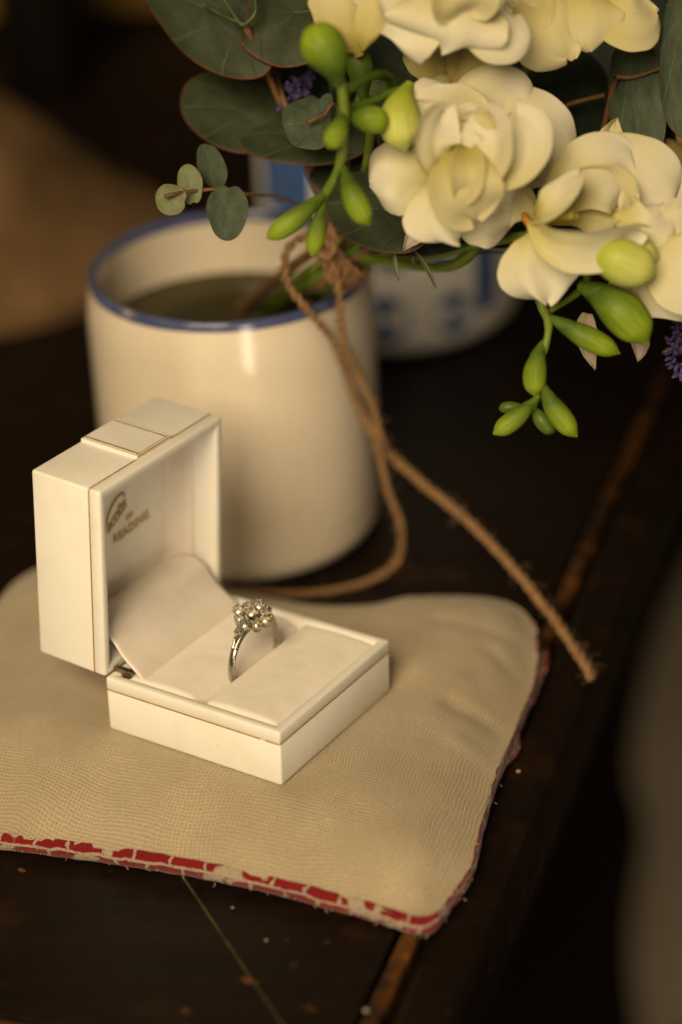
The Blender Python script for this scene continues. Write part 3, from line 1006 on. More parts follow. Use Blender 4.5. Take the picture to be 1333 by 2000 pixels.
# shoulders with a baguette stone each side
for s_ in (-1, 1):
    c1, c2 = Vector((0.0, s_ * 0.36, 1.05)), Vector((0.0, s_ * 0.66, 0.90))
    d = (c2 - c1).normalized()
    q = Vector((1, 0, 0))
    w_ = q.cross(d) * (1 if s_ > 0 else -1)
    m = Matrix((q, d, w_)).transposed().to_4x4()
    m.translation = ((c1 + c2) / 2 + w_ * 0.06) * S
    m = m @ Matrix.Scale(1.25, 4)
    V, F = bx(-0.075, 0.075, -0.15, 0.15, -0.09, 0.03)
    bevel(mk("shoulder_setting", V, F, M_SILVER, ring, M=m, smooth=False), 0.015)
    V = [(-0.055, -0.13, 0.03), (0.055, -0.13, 0.03), (0.055, 0.13, 0.03), (-0.055, 0.13, 0.03), (-0.028, -0.10, 0.06), (0.028, -0.10, 0.06), (0.028, 0.10, 0.06), (-0.028, 0.10, 0.06)]
    mk("baguette_diamond", V, [(3, 2, 1, 0), (4, 5, 6, 7), (0, 1, 5, 4), (1, 2, 6, 5), (2, 3, 7, 6), (3, 0, 4, 7)], M_GEM, ring, M=m, smooth=False)
    for e_ in (-1, 1):
        V, F = tube(catmull([(e_ * 0.03, s_ * 0.86, 0.58), (e_ * 0.06, s_ * 0.72, 0.78), (e_ * 0.10, s_ * 0.52, 0.93), (e_ * 0.12, s_ * 0.30, 1.02)], 5), lambda t: 0.045 - 0.015 * t, 8)
        mk("shoulder", V, F, M_SILVER, ring)

# ------------------------------------------------------------------ mugs
MX, MY, MR, MH = -2.8496, 56.2742 - 0.15, 4.0755, 8.3200
mug = tag(empty("cream_mug", (MX, MY, 0)), "cream stoneware mug with a blue rim, holding the bouquet behind the ring box", "mug")
def mkl(name, prof, mat, parent, n=128, wob=0.0):
    V, F = lathe(prof, n)
    if wob:
        V = [(x, y_, z + wob * nz(math.atan2(y_, x) * 1.6, 0.3, 1.0) * (1 if i < n * 2 else 0)) for i, (x, y_, z) in enumerate(V)]
    return mk(name, V, F, mat, parent)
cr = [(MR - 0.60 + 0.60 * math.sin(a), 0.70 - 0.68 * math.cos(a)) for a in [PI / 2 * k / 10 for k in range(1, 11)]]
outer = [(0.01, 0.12), (2.5, 0.12), (2.6, 0.0), (3.35, 0.0), (3.42, 0.01)] + cr + [(MR - 0.005, 3.0), (MR, 5.0), (MR - 0.002, MH - 1.7), (MR - 0.012, MH - 1.3), (MR - 0.035, MH - 1.0), (MR - 0.07, MH - 0.75), (MR - 0.115, MH - 0.5), (MR - 0.170, MH - 0.24)]
mkl("body", outer, M_MUG, mug)
inn = [(MR - 0.39, MH - 0.30), (MR - 0.38, MH - 0.8), (MR - 0.32, 5.0), (MR - 0.36, 2.0), (MR - 0.9, 0.75), (2.0, 0.5), (0.01, 0.5)]
mkl("inside_wall", inn, M_MUG, mug)
rimp = [(MR - 0.157, MH - 0.275), (MR - 0.158, MH - 0.20), (MR - 0.16, MH - 0.13), (MR - 0.175, MH - 0.05), (MR - 0.215, MH - 0.01), (MR - 0.26, MH), (MR - 0.32, MH - 0.02), (MR - 0.36, MH - 0.08), (MR - 0.378, MH - 0.18), (MR - 0.388, MH - 0.30)]
mkl("blue_rim", rimp, M_BLUE, mug, wob=0.045)
V, F = lathe([(MR - 0.305, 6.42), (MR - 0.34, 6.39), (0.01, 6.385)], 96)
o = mk("vase_water", V, F, M_WATER, origin=(MX, MY, 0))
tag(o, "murky olive water standing inside the cream mug with the blue rim", "water")

M2X, M2Y, M2R, M2H = 2.15, 70.3, 4.5, 6.9
mug2 = tag(empty("patterned_mug", (M2X, M2Y, 0)), "white mug with blue painted dots and bars, blurred behind the flowers", "mug")
cr = [(M2R - 1.0 + 1.0 * math.sin(a), 0.95 - 0.9 * math.cos(a)) for a in [PI / 2 * k / 8 for k in range(1, 9)]]
mkl("body", [(0.01, 0.1), (3.0, 0.1), (3.1, 0), (3.4, 0), (3.5, 0.05)] + cr + [(M2R, 4), (M2R, M2H - 0.15), (M2R - 0.06, M2H - 0.02), (M2R - 0.15, M2H), (M2R - 0.25, M2H - 0.05), (M2R - 0.3, M2H - 0.3), (M2R - 0.34, 2), (2.5, 0.6), (0.01, 0.6)], M_MUG2, mug2)
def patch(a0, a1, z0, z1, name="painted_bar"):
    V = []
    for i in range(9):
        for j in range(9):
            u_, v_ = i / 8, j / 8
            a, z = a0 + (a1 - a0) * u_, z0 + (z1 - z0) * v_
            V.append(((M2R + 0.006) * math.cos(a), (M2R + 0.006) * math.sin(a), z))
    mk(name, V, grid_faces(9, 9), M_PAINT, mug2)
def dot(a, z, r):
    V = [((M2R + 0.006) * math.cos(a), (M2R + 0.006) * math.sin(a), z)]
    for k in range(24):
        t_ = 2 * PI * k / 24
        aa = a + r * math.cos(t_) / M2R
        V.append(((M2R + 0.006) * math.cos(aa), (M2R + 0.006) * math.sin(aa), z + r * math.sin(t_)))
    mk("painted_dot", V, [(0, 1 + k, 1 + (k + 1) % 24) for k in range(24)], M_PAINT, mug2)
def c2(p):
    return math.atan2(p[1] - M2Y, p[0] - M2X), p[2]
for p, r in (((1.738, 65.819, 1.7), 0.85), ((4.09, 66.24, 1.651), 0.78), ((2.019, 65.802, 4.033), 0.6), ((3.667, 66.063, 4.059), 0.6)):
    a, z = c2(p)
    dot(a, z, r)
for p0, p1 in (((4.845, 66.696, 1.398), (5.525, 67.324, 4.307)), ((-2.112, 68.856, 4.855), (-0.496, 66.66, 7.376)), ((3.948, 66.175, 1.575), (5.217, 67.007, 1.654)), ((0.869, 65.986, 2.152), (1.327, 65.876, 4.941))):  # the upper left bar is blue paint standing in for shade
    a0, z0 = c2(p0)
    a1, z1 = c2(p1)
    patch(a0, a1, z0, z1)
for k in range(9):                                                     # the motif goes on round the mug
    a = 0.25 + k * 0.33
    dot(a, 2.9, 0.55)
    patch(a + 0.18, a + 0.27, 2.6, 5.2)
hp = [(M2R - 0.1, 0, 6.8), (M2R + 1.6, 0, 7.0), (M2R + 2.6, 0, 5.2), (M2R + 1.9, 0, 3.2), (M2R - 0.1, 0, 2.6)]
rot = Matrix.Rotation(math.radians(100), 4, 'Z')
V, F = tube([rot @ Vector(tuple(p)) for p in catmull(hp, 8)], 0.42, 12)
mk("handle", V, F, M_MUG2, mug2)
# ------------------------------------------------------------------ flowers
VIEW = Vector((0.02, -0.86, 0.51))            # roughly how the blooms face: out over the table's front
PROF = {
    'round': [(0, .20), (.12, .34), (.3, .66), (.5, .92), (.65, 1.0), (.8, .93), (.9, .74), (.97, .42), (1, .10)],
    'oval':  [(0, .30), (.15, .62), (.35, .92), (.5, 1.0), (.7, .92), (.85, .68), (.95, .36), (1, .06)],
    'point': [(0, .45), (.15, .80), (.35, 1.0), (.55, .88), (.75, .58), (.9, .28), (1, .03)],
    'long':  [(0, .25), (.2, .55), (.5, .95), (.75, 1.0), (.9, .75), (.97, .42), (1, .12)],
}
def ip(tab, u):
    for (a, x), (b, y_) in zip(tab, tab[1:]):
        if u <= b:
            t_ = (u - a) / (b - a)
            t_ = t_ * t_ * (3 - 2 * t_) * 0.5 + t_ * 0.5
            return x + (y_ - x) * t_
    return tab[-1][1]
def petal(parent, b, m, t, w, mat=None, prof='round', cup=0.12, twist=0, ruf=0.085, curl=0.0, nu=22, nv=15, name="petal", th=0.012):
    b, m, t = Vector(b), Vector(m), Vector(t)
    c = 2 * m - 0.5 * (b + t)
    sd = random.uniform(0, 50)
    V, uv = [], []
    for i in range(nu):
        u = i / (nu - 1)
        u = 1 - (1 - u) ** 1.25
        p = b * (1 - u) ** 2 + c * 2 * u * (1 - u) + t * u * u
        T = ((c - b) * (1 - u) + (t - c) * u).normalized()
        Sd = T.cross(VIEW)
        if Sd.length < 0.2:
            Sd = T.cross(Vector((0.6, -0.3, 0.75)))
        Sd = (Matrix.Rotation(math.radians(twist), 3, T) @ Sd.normalized())
        Nn = Sd.cross(T).normalized()
        if Nn.dot(VIEW) < 0 and abs(twist) < 80:
            Nn = -Nn
        W = w * ip(PROF[prof], u) * 0.5
        for j in range(nv):
            v = 2 * j / (nv - 1) - 1
            k = 1 + 0.09 * noise.noise(Vector((v * 1.3, u * 3.2, sd))) + 0.035 * noise.noise(Vector((v, u * 9, sd)))
            off = cup * w * (v * v) * (0.4 + 0.6 * u)
            off += ruf * w * noise.noise(Vector((v * 1.7 + sd, u * 2.4, sd))) * (0.25 + 0.75 * max(u, abs(v)) ** 2) * 1.6
            off -= 0.02 * w * math.exp(-(v / 0.2) ** 2) * (1 - u)
            off += curl * w * max(0, (u - 0.6) / 0.4) ** 2 * (-1)
            q = p + Sd * (v * W * k) + Nn * off + T * (0.10 * w * noise.noise(Vector((v * 2.2, sd, 1.5))) * u * u)
            V.append(q)
            uv.append((u, v * 0.5 + sd))
    return mk(name, V, grid_faces(nu, nv), mat or M_PWHITE, parent, world=True, uv=uv, solid=th, sub=1)
def bud(parent, b, m, t, r, mat=None, cal=0.5, name="bud", tipr=0.35):
    b, m, t = Vector(b), Vector(m), Vector(t)
    c = 2 * m - 0.5 * (b + t)
    path = [b * (1 - u) ** 2 + c * 2 * u * (1 - u) + t * u * u for u in [i / 22 for i in range(23)]]
    def rad(u):
        return r * (0.20 + 0.80 * math.sin(PI * min(1, (0.02 + u * 0.74))) ** 1.5) * (1 - 0.16 * u) * (1 - max(0, (u - 0.80) / 0.20) ** 2.4 * (1 - tipr * 0.25)) * 1.06
    V, F = tube(path, rad, 16)
    sd = random.uniform(0, 9)
    V = [p * 1.0 + Vector((nz(p[0] * 2.5, p[1] * 2.5, sd), nz(p[1] * 2.5, p[2] * 2.5, sd), nz(p[2] * 2.5, p[0] * 2.5, sd))) * 0.05 * r for p in V]
    uvb = [(i / 22, k_ / 16 * 3.0 + sd) for i in range(23) for k_ in range(16)]
    o = mk(name, V, F, mat or M_BUD, parent, world=True, sub=1, uv=uvb)
    if cal:
        k = max(5, int(23 * cal * 0.72))
        for s_ in (0, 1):
            fr = frames(path)
            V = []
            nn = 9
            for i in range(k):
                p, T, N, B = fr[i]
                rr = rad(i / 22) * 1.02 + 0.006
                span = PI * 0.52 * (1 - max(0, (i / (k - 1) - 0.45) / 0.55) ** 1.3 * 0.97)
                for j in range(nn):
                    a = s_ * PI + span * (2 * j / (nn - 1) - 1) + 0.4
                    V.append(p + N * (rr * math.cos(a)) + B * (rr * math.sin(a)))
            mk("calyx", V, grid_faces(k, nn), M_CALYX, o, world=True, solid=0.008, sub=1)
    return o
def stem(parent, pts, r, mat=None, name="stem", n=9, taper=0.25):
    V, F = tube(catmull(pts, 8), lambda t_: r * (1 - taper * t_) * (1 + 0.08 * math.sin(t_ * 23)), n)
    return mk(name, V, F, mat or M_STEM, parent, world=True)
LEAVES = 0
def leaf(parent, c, a, b, mat=None, dish=0.10, wave=0.035, name="leaf", nr=12, na=48, fold=0.0, sd=None):
    """c centre, a end of the long half axis (stalk on the opposite side), b end of the short half axis"""
    c, a, b = Vector(c), Vector(a) - Vector(c), Vector(b) - Vector(c)
    N = a.cross(b).normalized()
    if N.dot(VIEW) < 0:
        N = -N
    L = (a.length + b.length) / 2
    sd = random.uniform(0, 50) if sd is None else sd
    V, uv = [c + N * 0], [(0, 0)]
    for i in range(1, nr + 1):
        r = i / nr
        for k in range(na):
            th = 2 * PI * k / na
            rr = r * (1 + 0.045 * noise.noise(Vector((math.cos(th) * 1.3, math.sin(th) * 1.3, sd))) * 2)
            notch = 1 - 0.16 * math.exp(-((abs(((th - PI + PI) % (2 * PI)) - PI)) / 0.22) ** 2) * r
            x, y_ = rr * math.cos(th) * notch, rr * math.sin(th) * notch
            h = -dish * L * r * r + wave * L * 3 * noise.noise(Vector((x * 1.4, y_ * 1.4, sd + 3))) * r
            h += fold * L * abs(y_)
            h += 0.012 * L * math.sin(th * 7 + sd) * r * (1 - r)
            V.append(c + a * x + b * y_ + N * h)
            uv.append((r * math.cos(th), r * math.sin(th)))
    F = [(0, 1 + k, 1 + (k + 1) % na) for k in range(na)]
    for i in range(nr - 1):
        for k in range(na):
            p, q = 1 + i * na + k, 1 + i * na + (k + 1) % na
            F.append((p, p + na, q + na, q))
    return mk(name, V, F, mat or M_LEAF, parent, world=True, uv=uv, solid=0.035, sub=1)
def florets(parent, pts, r, n, mat, name="floret", size=0.11):
    path = catmull(pts, 10)
    P = []
    for i in range(n):
        f = random.random()
        p = Vector(path[int(f * (len(path) - 1))])
        d = Vector((random.gauss(0, 1), random.gauss(0, 1), random.gauss(0, 1))).normalized()
        q = p + d * r * random.uniform(0.5, 1.0) * (1 - 0.5 * f)
        s_ = size * random.uniform(0.6, 1.2)
        M3 = d.to_track_quat('Z', 'Y').to_matrix()
        P.append(([q + M3 @ Vector((x * s_ * 0.5, y_ * s_ * 0.5, z * s_)) for x, y_, z in ball], ballF))
    V, F = join(*P)
    o = mk(name, V, F, mat, parent, world=True)
    o['kind'] = 'stuff'
    return o
GF = "freesia sprays in the bouquet"
GE = "eucalyptus sprigs in the bouquet"

# big double bloom in the middle
f1 = tag(empty("freesia_spray", (3.215, 48.048, 14.306)), "large fully open double white freesia bloom at the centre of the bouquet, above the mug", "flower", GF)
petal(f1, (3.222, 48.175, 14.128), (4.309, 48.221, 14.796), (5.415, 48.024, 13.676), 2.7, cup=-0.10)
petal(f1, (3.22, 48.109, 14.409), (3.787, 48.405, 15.304), (4.83, 48.678, 14.98), 2.3, cup=-0.06)
petal(f1, (3.207, 47.92, 14.482), (2.8, 47.89, 15.414), (2.057, 48.003, 15.803), 2.0, cup=0.05, prof='point')
petal(f1, (3.142, 47.827, 14.522), (3.208, 47.803, 15.465), (3.48, 48.247, 15.823), 2.6, cup=-0.05, curl=0.1)
petal(f1, (2.9, 47.839, 14.148), (1.804, 47.414, 14.216), (0.922, 47.594, 13.931), 1.75, cup=-0.12)
petal(f1, (3.189, 47.708, 14.123), (3.73, 47.018, 13.742), (4.474, 47.349, 13.123), 2.3, cup=-0.10)
petal(f1, (3.108, 47.364, 14.327), (2.862, 46.417, 13.905), (2.961, 46.276, 13.075), 2.35, cup=-0.10)
petal(f1, (3.371, 46.922, 14.365), (4.114, 46.424, 14.899), (4.379, 47.307, 15.41), 1.9, cup=0.22, twist=-18)
petal(f1, (2.952, 46.807, 14.368), (2.43, 46.485, 15.198), (2.751, 47.414, 15.789), 1.25, cup=0.25, twist=25, prof='oval')
petal(f1, (3.206, 46.737, 14.446), (3.684, 46.398, 15.052), (3.718, 47.238, 15.687), 1.5, cup=0.28, twist=-30, prof='oval')
petal(f1, (3.17, 47.315, 15.03), (3.069, 45.93, 14.652), (3.308, 46.136, 13.625), 1.75, M_PCREAM, cup=0.16, twist=10)
petal(f1, (3.2, 46.905, 15.124), (3.187, 45.95, 14.883), (3.075, 46.081, 14.121), 0.8, M_PCREAM, cup=0.3, prof='oval')
petal(f1, (3.385, 47.066, 14.806), (3.551, 46.909, 15.327), (3.171, 47.262, 15.531), 0.9, M_PCREAM, cup=0.35, twist=-20, prof='oval')
petal(f1, (2.579, 47.826, 12.75), (2.173, 47.761, 12.64), (1.756, 47.628, 12.218), 0.62, M_PAPERY, cup=0.2, prof='point', name="bract")
stem(f1, [(3.161, 48.211, 13.796), (3.807, 48.79, 12.415), (3.026, 50.445, 10.499), (0.608, 52.656, 9.916)], 0.16, M_STEM)

# right hand cup shaped bloom with its buds below
f2 = tag(empty("freesia_spray", (5.613, 46.334, 13.37)), "white cup-shaped freesia bloom with yellow throat facing left, green bud tail hanging below it", "flower", GF)
petal(f2, (6.707, 48.039, 13.7), (6.698, 48.364, 14.251), (6.875, 48.894, 14.755), 1.0, M_PCREAM, prof='point', cup=0.1)
petal(f2, (5.731, 47.321, 13.075), (6.862, 47.429, 13.848), (7.83, 47.245, 12.75), 2.5, cup=-0.12)
petal(f2, (4.861, 47.031, 13.174), (6.057, 47.208, 14.063), (7.132, 47.654, 13.835), 2.0, cup=0.05)
petal(f2, (4.76, 46.619, 13.263), (5.948, 47.189, 13.441), (7.084, 47.166, 13.206), 1.6, M_PCREAM, cup=0.30, prof='long')
petal(f2, (4.687, 46.249, 13.424), (5.485, 45.183, 13.192), (7.044, 46.027, 13.243), 1.15, cup=0.34, twist=38, prof='long')
petal(f2, (4.746, 46.365, 13.423), (5.156, 45.975, 13.943), (5.809, 46.65, 14.298), 0.85, cup=0.3, twist=-35, prof='oval')
petal(f2, (4.933, 46.567, 13.176), (4.828, 45.719, 12.722), (4.94, 45.562, 11.67), 2.05, cup=-0.10)
petal(f2, (4.86, 47.013, 13.143), (4.449, 47.098, 13.485), (3.998, 47.388, 13.386), 1.15, cup=-0.1)
petal(f2, (6.622, 46.836, 13.237), (7.308, 46.482, 13.227), (7.82, 46.961, 13.448), 1.4, cup=-0.1)
V_, F_ = tube(catmull([(4.815, 46.57, 13.18), (5.183, 46.169, 13.485), (5.62, 45.928, 13.666)], 6), lambda t_: 0.06 + 0.06 * t_ ** 3, 9)
mk("stigma", V_, F_, M_PCREAM, f2, world=True)
V_, F_ = tube(catmull([(4.844, 46.614, 13.058), (4.583, 46.623, 13.27), (4.529, 46.802, 13.376)], 6), lambda t_: 0.12 - 0.05 * t_, 9)
mk("throat", V_, F_, m_plain("orange_throat", (0.30, 0.12, 0.012), (0.38, 0.17, 0.02), 0.6), f2, world=True)
bud(f2, (5.681, 46.033, 12.861), (6.461, 45.498, 12.742), (7.407, 45.483, 12.322), 0.56, M_BUDY, 0)
bud(f2, (5.955, 46.122, 12.618), (6.696, 45.939, 12.702), (7.563, 45.964, 12.547), 0.40, M_BUDY, 0)
bud(f2, (5.757, 46.113, 11.817), (6.562, 45.569, 11.485), (7.212, 45.211, 10.683), 0.53, M_BUD, 0.45)
bud(f2, (5.043, 46.038, 11.1), (5.789, 45.616, 10.779), (6.64, 45.475, 10.343), 0.30, M_BUD, 0.55)
bud(f2, (4.907, 45.827, 10.546), (4.679, 45.426, 10.063), (4.66, 45.186, 9.461), 0.30, M_BUD, 0.50)
bud(f2, (4.716, 45.261, 9.392), (4.216, 45.034, 9.007), (3.654, 44.933, 8.639), 0.25, M_BUD, 0.45)
bud(f2, (4.501, 45.504, 9.017), (4.139, 45.512, 9.03), (3.841, 45.577, 8.942), 0.155, M_CALYX, 0)
bud(f2, (4.639, 45.431, 9.089), (4.808, 45.167, 8.839), (5.129, 45.095, 8.519), 0.22, M_CALYX, 0)
bud(f2, (4.863, 45.316, 9.68), (5.103, 44.929, 9.223), (5.6, 44.683, 8.61), 0.29, M_BUD, 0.65)
stem(f2, [(4.682, 46.308, 11.753), (4.92, 46.029, 11.282), (5.031, 45.905, 10.874), (4.895, 45.693, 10.319)], 0.115)
stem(f2, [(4.726, 45.392, 9.809), (4.719, 45.298, 9.454), (4.592, 45.206, 9.101)], 0.10)
stem(f2, [(6.048, 46.826, 12.238), (5.92, 46.646, 11.539), (5.023, 46.087, 11.183)], 0.10)
stem(f2, [(5.011, 47.278, 12.61), (3.901, 48.443, 12.026), (2.544, 51.048, 10.536), (0.739, 52.769, 9.714)], 0.15)
petal(f2, (6.035, 46.688, 10.824), (5.983, 46.362, 10.272), (6.147, 46.007, 9.67), 0.55, M_PAPERY, prof='point', cup=0.2, name="bract")
petal(f2, (7.125, 46.45, 10.617), (7.226, 46.214, 10.217), (7.159, 45.993, 9.844), 0.50, M_PAPERY, prof='point', cup=0.2, name="bract")

# bloom at the right edge
f3 = tag(empty("freesia_spray", (7.843, 46.786, 12.17)), "white freesia bloom cut by the right edge of the picture, drooping over the bud cluster", "flower", GF)
petal(f3, (7.459, 47.593, 12.75), (7.929, 47.611, 13.174), (8.544, 47.569, 12.709), 1.5, cup=-0.1)
petal(f3, (7.213, 46.985, 12.112), (7.789, 46.33, 11.791), (8.198, 46.035, 10.897), 2.7, cup=-0.10)
petal(f3, (7.127, 46.893, 12.547), (7.884, 46.414, 12.719), (9.046, 47.061, 13.029), 1.8, cup=0.10)
petal(f3, (7.048, 46.741, 12.487), (7.914, 45.744, 12.372), (9.021, 45.846, 11.758), 2.0, cup=-0.05)
petal(f3, (7.436, 47.256, 11.982), (7.135, 46.71, 11.451), (7.304, 46.491, 10.883), 1.4, cup=-0.1)
stem(f3, [(7.946, 47.46, 12.131), (6.328, 49.169, 12.271), (3.355, 51.439, 10.609), (1.024, 53.084, 9.854)], 0.14)
v3 = tag(empty("freesia_spray", (8.74, 49.685, 13.145)), "freesia petals coloured tan for shade at the right edge above the white bloom", "flower", GF)
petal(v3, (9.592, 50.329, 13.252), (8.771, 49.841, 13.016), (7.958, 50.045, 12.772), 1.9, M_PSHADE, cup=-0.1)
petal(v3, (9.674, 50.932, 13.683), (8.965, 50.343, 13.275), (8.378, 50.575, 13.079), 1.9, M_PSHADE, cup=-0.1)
stem(v3, [(9.383, 50.488, 12.932), (7.209, 51.086, 11.977), (2.119, 53.313, 9.849)], 0.12)

# blooms along the top
f4 = tag(empty("freesia_spray", (3.007, 48.843, 17.618)), "wide white freesia bloom cut by the top edge, above the central bloom", "flower", GF)
petal(f4, (3.159, 49.219, 18.451), (2.956, 48.032, 17.818), (2.731, 47.959, 16.909), 2.9, cup=-0.12)
petal(f4, (3.037, 49.162, 18.355), (2.048, 48.375, 17.809), (1.434, 48.529, 17.284), 2.3, cup=-0.10)
petal(f4, (3.28, 49.285, 18.366), (3.964, 48.332, 17.737), (4.545, 48.687, 17.55), 2.3, cup=-0.08)
petal(f4, (2.923, 49.146, 18.72), (3.184, 47.898, 18.378), (3.256, 48.191, 17.694), 1.6, M_PCREAM, cup=0.2)
petal(f4, (2.61, 49.807, 18.66), (1.64, 49.351, 18.479), (1.26, 49.235, 17.692), 1.8, cup=0.1)
bud(f4, (0.898, 49.041, 16.577), (0.613, 49.227, 17.481), (0.411, 49.774, 18.407), 0.50, M_PCREAM, 0, name="unopened_bloom")
petal(f4, (0.864, 48.993, 16.693), (0.444, 48.84, 17.613), (0.228, 49.52, 18.371), 1.2, M_PCREAM, prof='long', cup=-0.2)
petal(f4, (0.922, 48.895, 16.723), (1.148, 48.824, 17.586), (1.468, 49.591, 18.295), 1.15, M_PCREAM, prof='long', cup=-0.2)
bud(f4, (0.977, 49.373, 15.37), (0.911, 49.298, 16.029), (0.881, 49.569, 16.684), 0.34, M_CALYX, 0, name="calyx")
stem(f4, [(0.979, 49.404, 15.422), (1.131, 50.171, 14.361), (0.782, 52.03, 11.61), (0.352, 52.798, 10.157)], 0.13)
f5 = tag(empty("freesia_spray", (3.276, 49.565, 15.891)), "small half-open cream freesia tucked between the top bloom and the central bloom", "flower", GF)
petal(f5, (2.92, 49.772, 15.456), (3.568, 49.432, 15.862), (4.273, 49.612, 15.577), 1.0, M_PCREAM, cup=-0.15)
petal(f5, (3.046, 49.797, 15.695), (3.582, 49.597, 16.142), (4.256, 49.983, 16.206), 0.9, M_PCREAM, cup=-0.1)
petal(f5, (2.925, 49.868, 15.421), (2.698, 49.991, 16.022), (2.637, 50.497, 16.485), 1.5, M_PCREAM, cup=-0.15)
petal(f5, (3.036, 49.674, 15.485), (3.348, 49.722, 15.959), (3.709, 50.438, 16.582), 1.0, M_PCREAM, cup=-0.15)
bud(f5, (2.047, 49.608, 14.981), (2.481, 49.593, 15.349), (3.107, 49.796, 15.692), 0.34, M_PCREAM, 0, name="tube")
stem(f5, [(2.11, 49.625, 15.01), (1.934, 50.499, 13.54), (0.769, 53.111, 10.294)], 0.12)
f6 = tag(empty("freesia_spray", (6.174, 49.69, 17.085)), "pale yellow freesia bloom at the top right in front of dark leaves", "flower", GF)
petal(f6, (5.611, 50.708, 18.022), (5.39, 49.67, 17.249), (5.9, 49.256, 16.154), 2.3, M_PCREAM, cup=-0.12)
petal(f6, (6.028, 50.637, 17.902), (6.155, 49.555, 17.251), (6.281, 49.454, 16.293), 1.9, M_PCREAM, cup=-0.1)
petal(f6, (6.355, 50.31, 17.741), (7.06, 49.603, 17.135), (8.028, 49.893, 17.036), 1.75, M_PCREAM, cup=-0.1)
petal(f6, (5.284, 50.456, 17.989), (4.878, 49.962, 17.547), (4.696, 49.918, 17.078), 1.4, M_PCREAM, cup=-0.1)
stem(f6, [(6.173, 50.831, 17.838), (4.95, 51.873, 14.883), (2.125, 53.382, 9.966)], 0.13)

# green spray of buds hanging at the left of the blooms
f7 = tag(empty("freesia_spray", (0.175, 47.351, 15.092)), "green spray of closed freesia buds dangling in front of the mug rim", "flower", GF)
bud(f7, (0.344, 46.978, 16.624), (0.143, 47.043, 17.323), (-0.338, 47.401, 17.733), 0.55, M_BUD, 0, tipr=0.9)
stem(f7, [(0.251, 47.147, 17.106), (0.431, 47.014, 16.487), (0.45, 46.947, 15.785), (0.374, 46.944, 14.993), (0.201, 46.962, 14.434), (-0.14, 46.981, 13.875)], 0.14)
bud(f7, (0.413, 46.971, 16.021), (0.3, 46.643, 15.663), (0.052, 46.537, 15.288), 0.28, M_BUD, 0.3)
bud(f7, (0.528, 47.291, 15.777), (0.951, 47.049, 15.761), (1.474, 47.109, 15.666), 0.34, M_BUD, 0.4)
bud(f7, (2.002, 48.19, 16.12), (1.749, 47.55, 15.625), (1.835, 47.243, 14.909), 0.52, M_BUDY, 0, tipr=0.9)
stem(f7, [(0.415, 47.162, 15.951), (1.035, 47.715, 15.904), (1.761, 48.136, 16.027)], 0.12, M_CALYX)
bud(f7, (0.011, 46.992, 14.091), (-0.722, 46.597, 13.619), (-1.439, 46.46, 13.19), 0.27, M_BUD, 0.5)
bud(f7, (-0.095, 46.95, 13.823), (-0.265, 46.53, 13.309), (-0.41, 46.313, 12.745), 0.235, M_BUD, 0.6)
bud(f7, (0.41, 46.983, 14.665), (0.586, 46.34, 14.168), (0.932, 46.099, 13.563), 0.30, M_BUD, 0.6)
stem(f7, [(0.43, 47.08, 16.403), (1.563, 49.06, 16.02), (1.826, 50.974, 13.36), (0.627, 52.953, 10.223)], 0.12, M_CALYX)

# eucalyptus
E1 = tag(empty("eucalyptus_sprig", (-2.223, 52.613, 16.136)), "eucalyptus sprig with two very large dark round leaves at the top left", "foliage", GE)
leaf(E1, (-2.848, 53.212, 16.559), (-4.526, 54.164, 16.992), (-2.488, 51.891, 15.306), M_LEAF)
leaf(E1, (-0.578, 52.412, 16.581), (0.858, 52.248, 16.698), (-0.727, 51.394, 15.645), M_LEAF)
stem(E1, [(-2.301, 52.598, 16.896), (-2, 52.152, 16.535), (-1.838, 52, 16.474), (-1.544, 52.074, 16.796), (-1.651, 52.69, 17.249)], 0.055, M_HERB, "stalk")
stem(E1, [(-2.829, 52.95, 16.705), (-2.379, 52.42, 16.595), (-1.838, 52, 16.474)], 0.05, M_HERB, "stalk")
stem(E1, [(-1.841, 52.098, 16.442), (-1.277, 52.427, 14.838), (-0.489, 52.714, 12.374), (0.157, 52.964, 10.24)], 0.09, M_TWIG)
E2 = tag(empty("eucalyptus_sprig", (-1.196, 51.999, 13.917)), "eucalyptus sprig with two overlapping dark leaves below the largest leaves", "foliage", GE)
leaf(E2, (-2.298, 52.875, 14.024), (-3.677, 53.239, 14.049), (-2.129, 51.87, 13.304), M_LEAF)
leaf(E2, (-0.438, 51.96, 13.654), (-2.168, 52.162, 13.603), (-0.596, 51.074, 13.137), M_LEAF)
leaf(E2, (0.813, 51.932, 12.623), (2.103, 51.837, 12.463), (0.645, 51.166, 12.113), M_LEAFSHADE)
stem(E2, [(-1.158, 53.164, 14.708), (-0.926, 52.38, 14.169), (-0.239, 52.762, 12.062), (0.219, 53.078, 10.042)], 0.08, M_TWIG)
E3 = tag(empty("eucalyptus_sprig", (-0.287, 50.488, 14.504)), "short eucalyptus tip with a small crinkled round leaf beside the green buds", "foliage", GE)
leaf(E3, (-0.391, 50.649, 14.383), (-1.034, 50.707, 14.286), (-0.293, 50.032, 13.929), M_LEAFG, wave=0.06)
leaf(E3, (0.054, 50.881, 14.776), (0.115, 51.007, 14.989), (-0.122, 50.872, 14.761), M_LEAFG)
leaf(E3, (-0.176, 51.217, 14.559), (-0.393, 51.542, 14.715), (-0.334, 51.144, 14.435), M_LEAFG)
stem(E3, [(-0.414, 50.364, 14.491), (-0.008, 50.545, 14.601), (0.348, 50.983, 14.555), (0.658, 52.593, 11.382), (0.224, 52.962, 10.238)], 0.045, M_TWIG)
E4 = tag(empty("eucalyptus_sprig", (-2.848, 49.689, 13.152)), "little eucalyptus sprig with four small round leaves hanging over the mug's back rim", "foliage", GE)
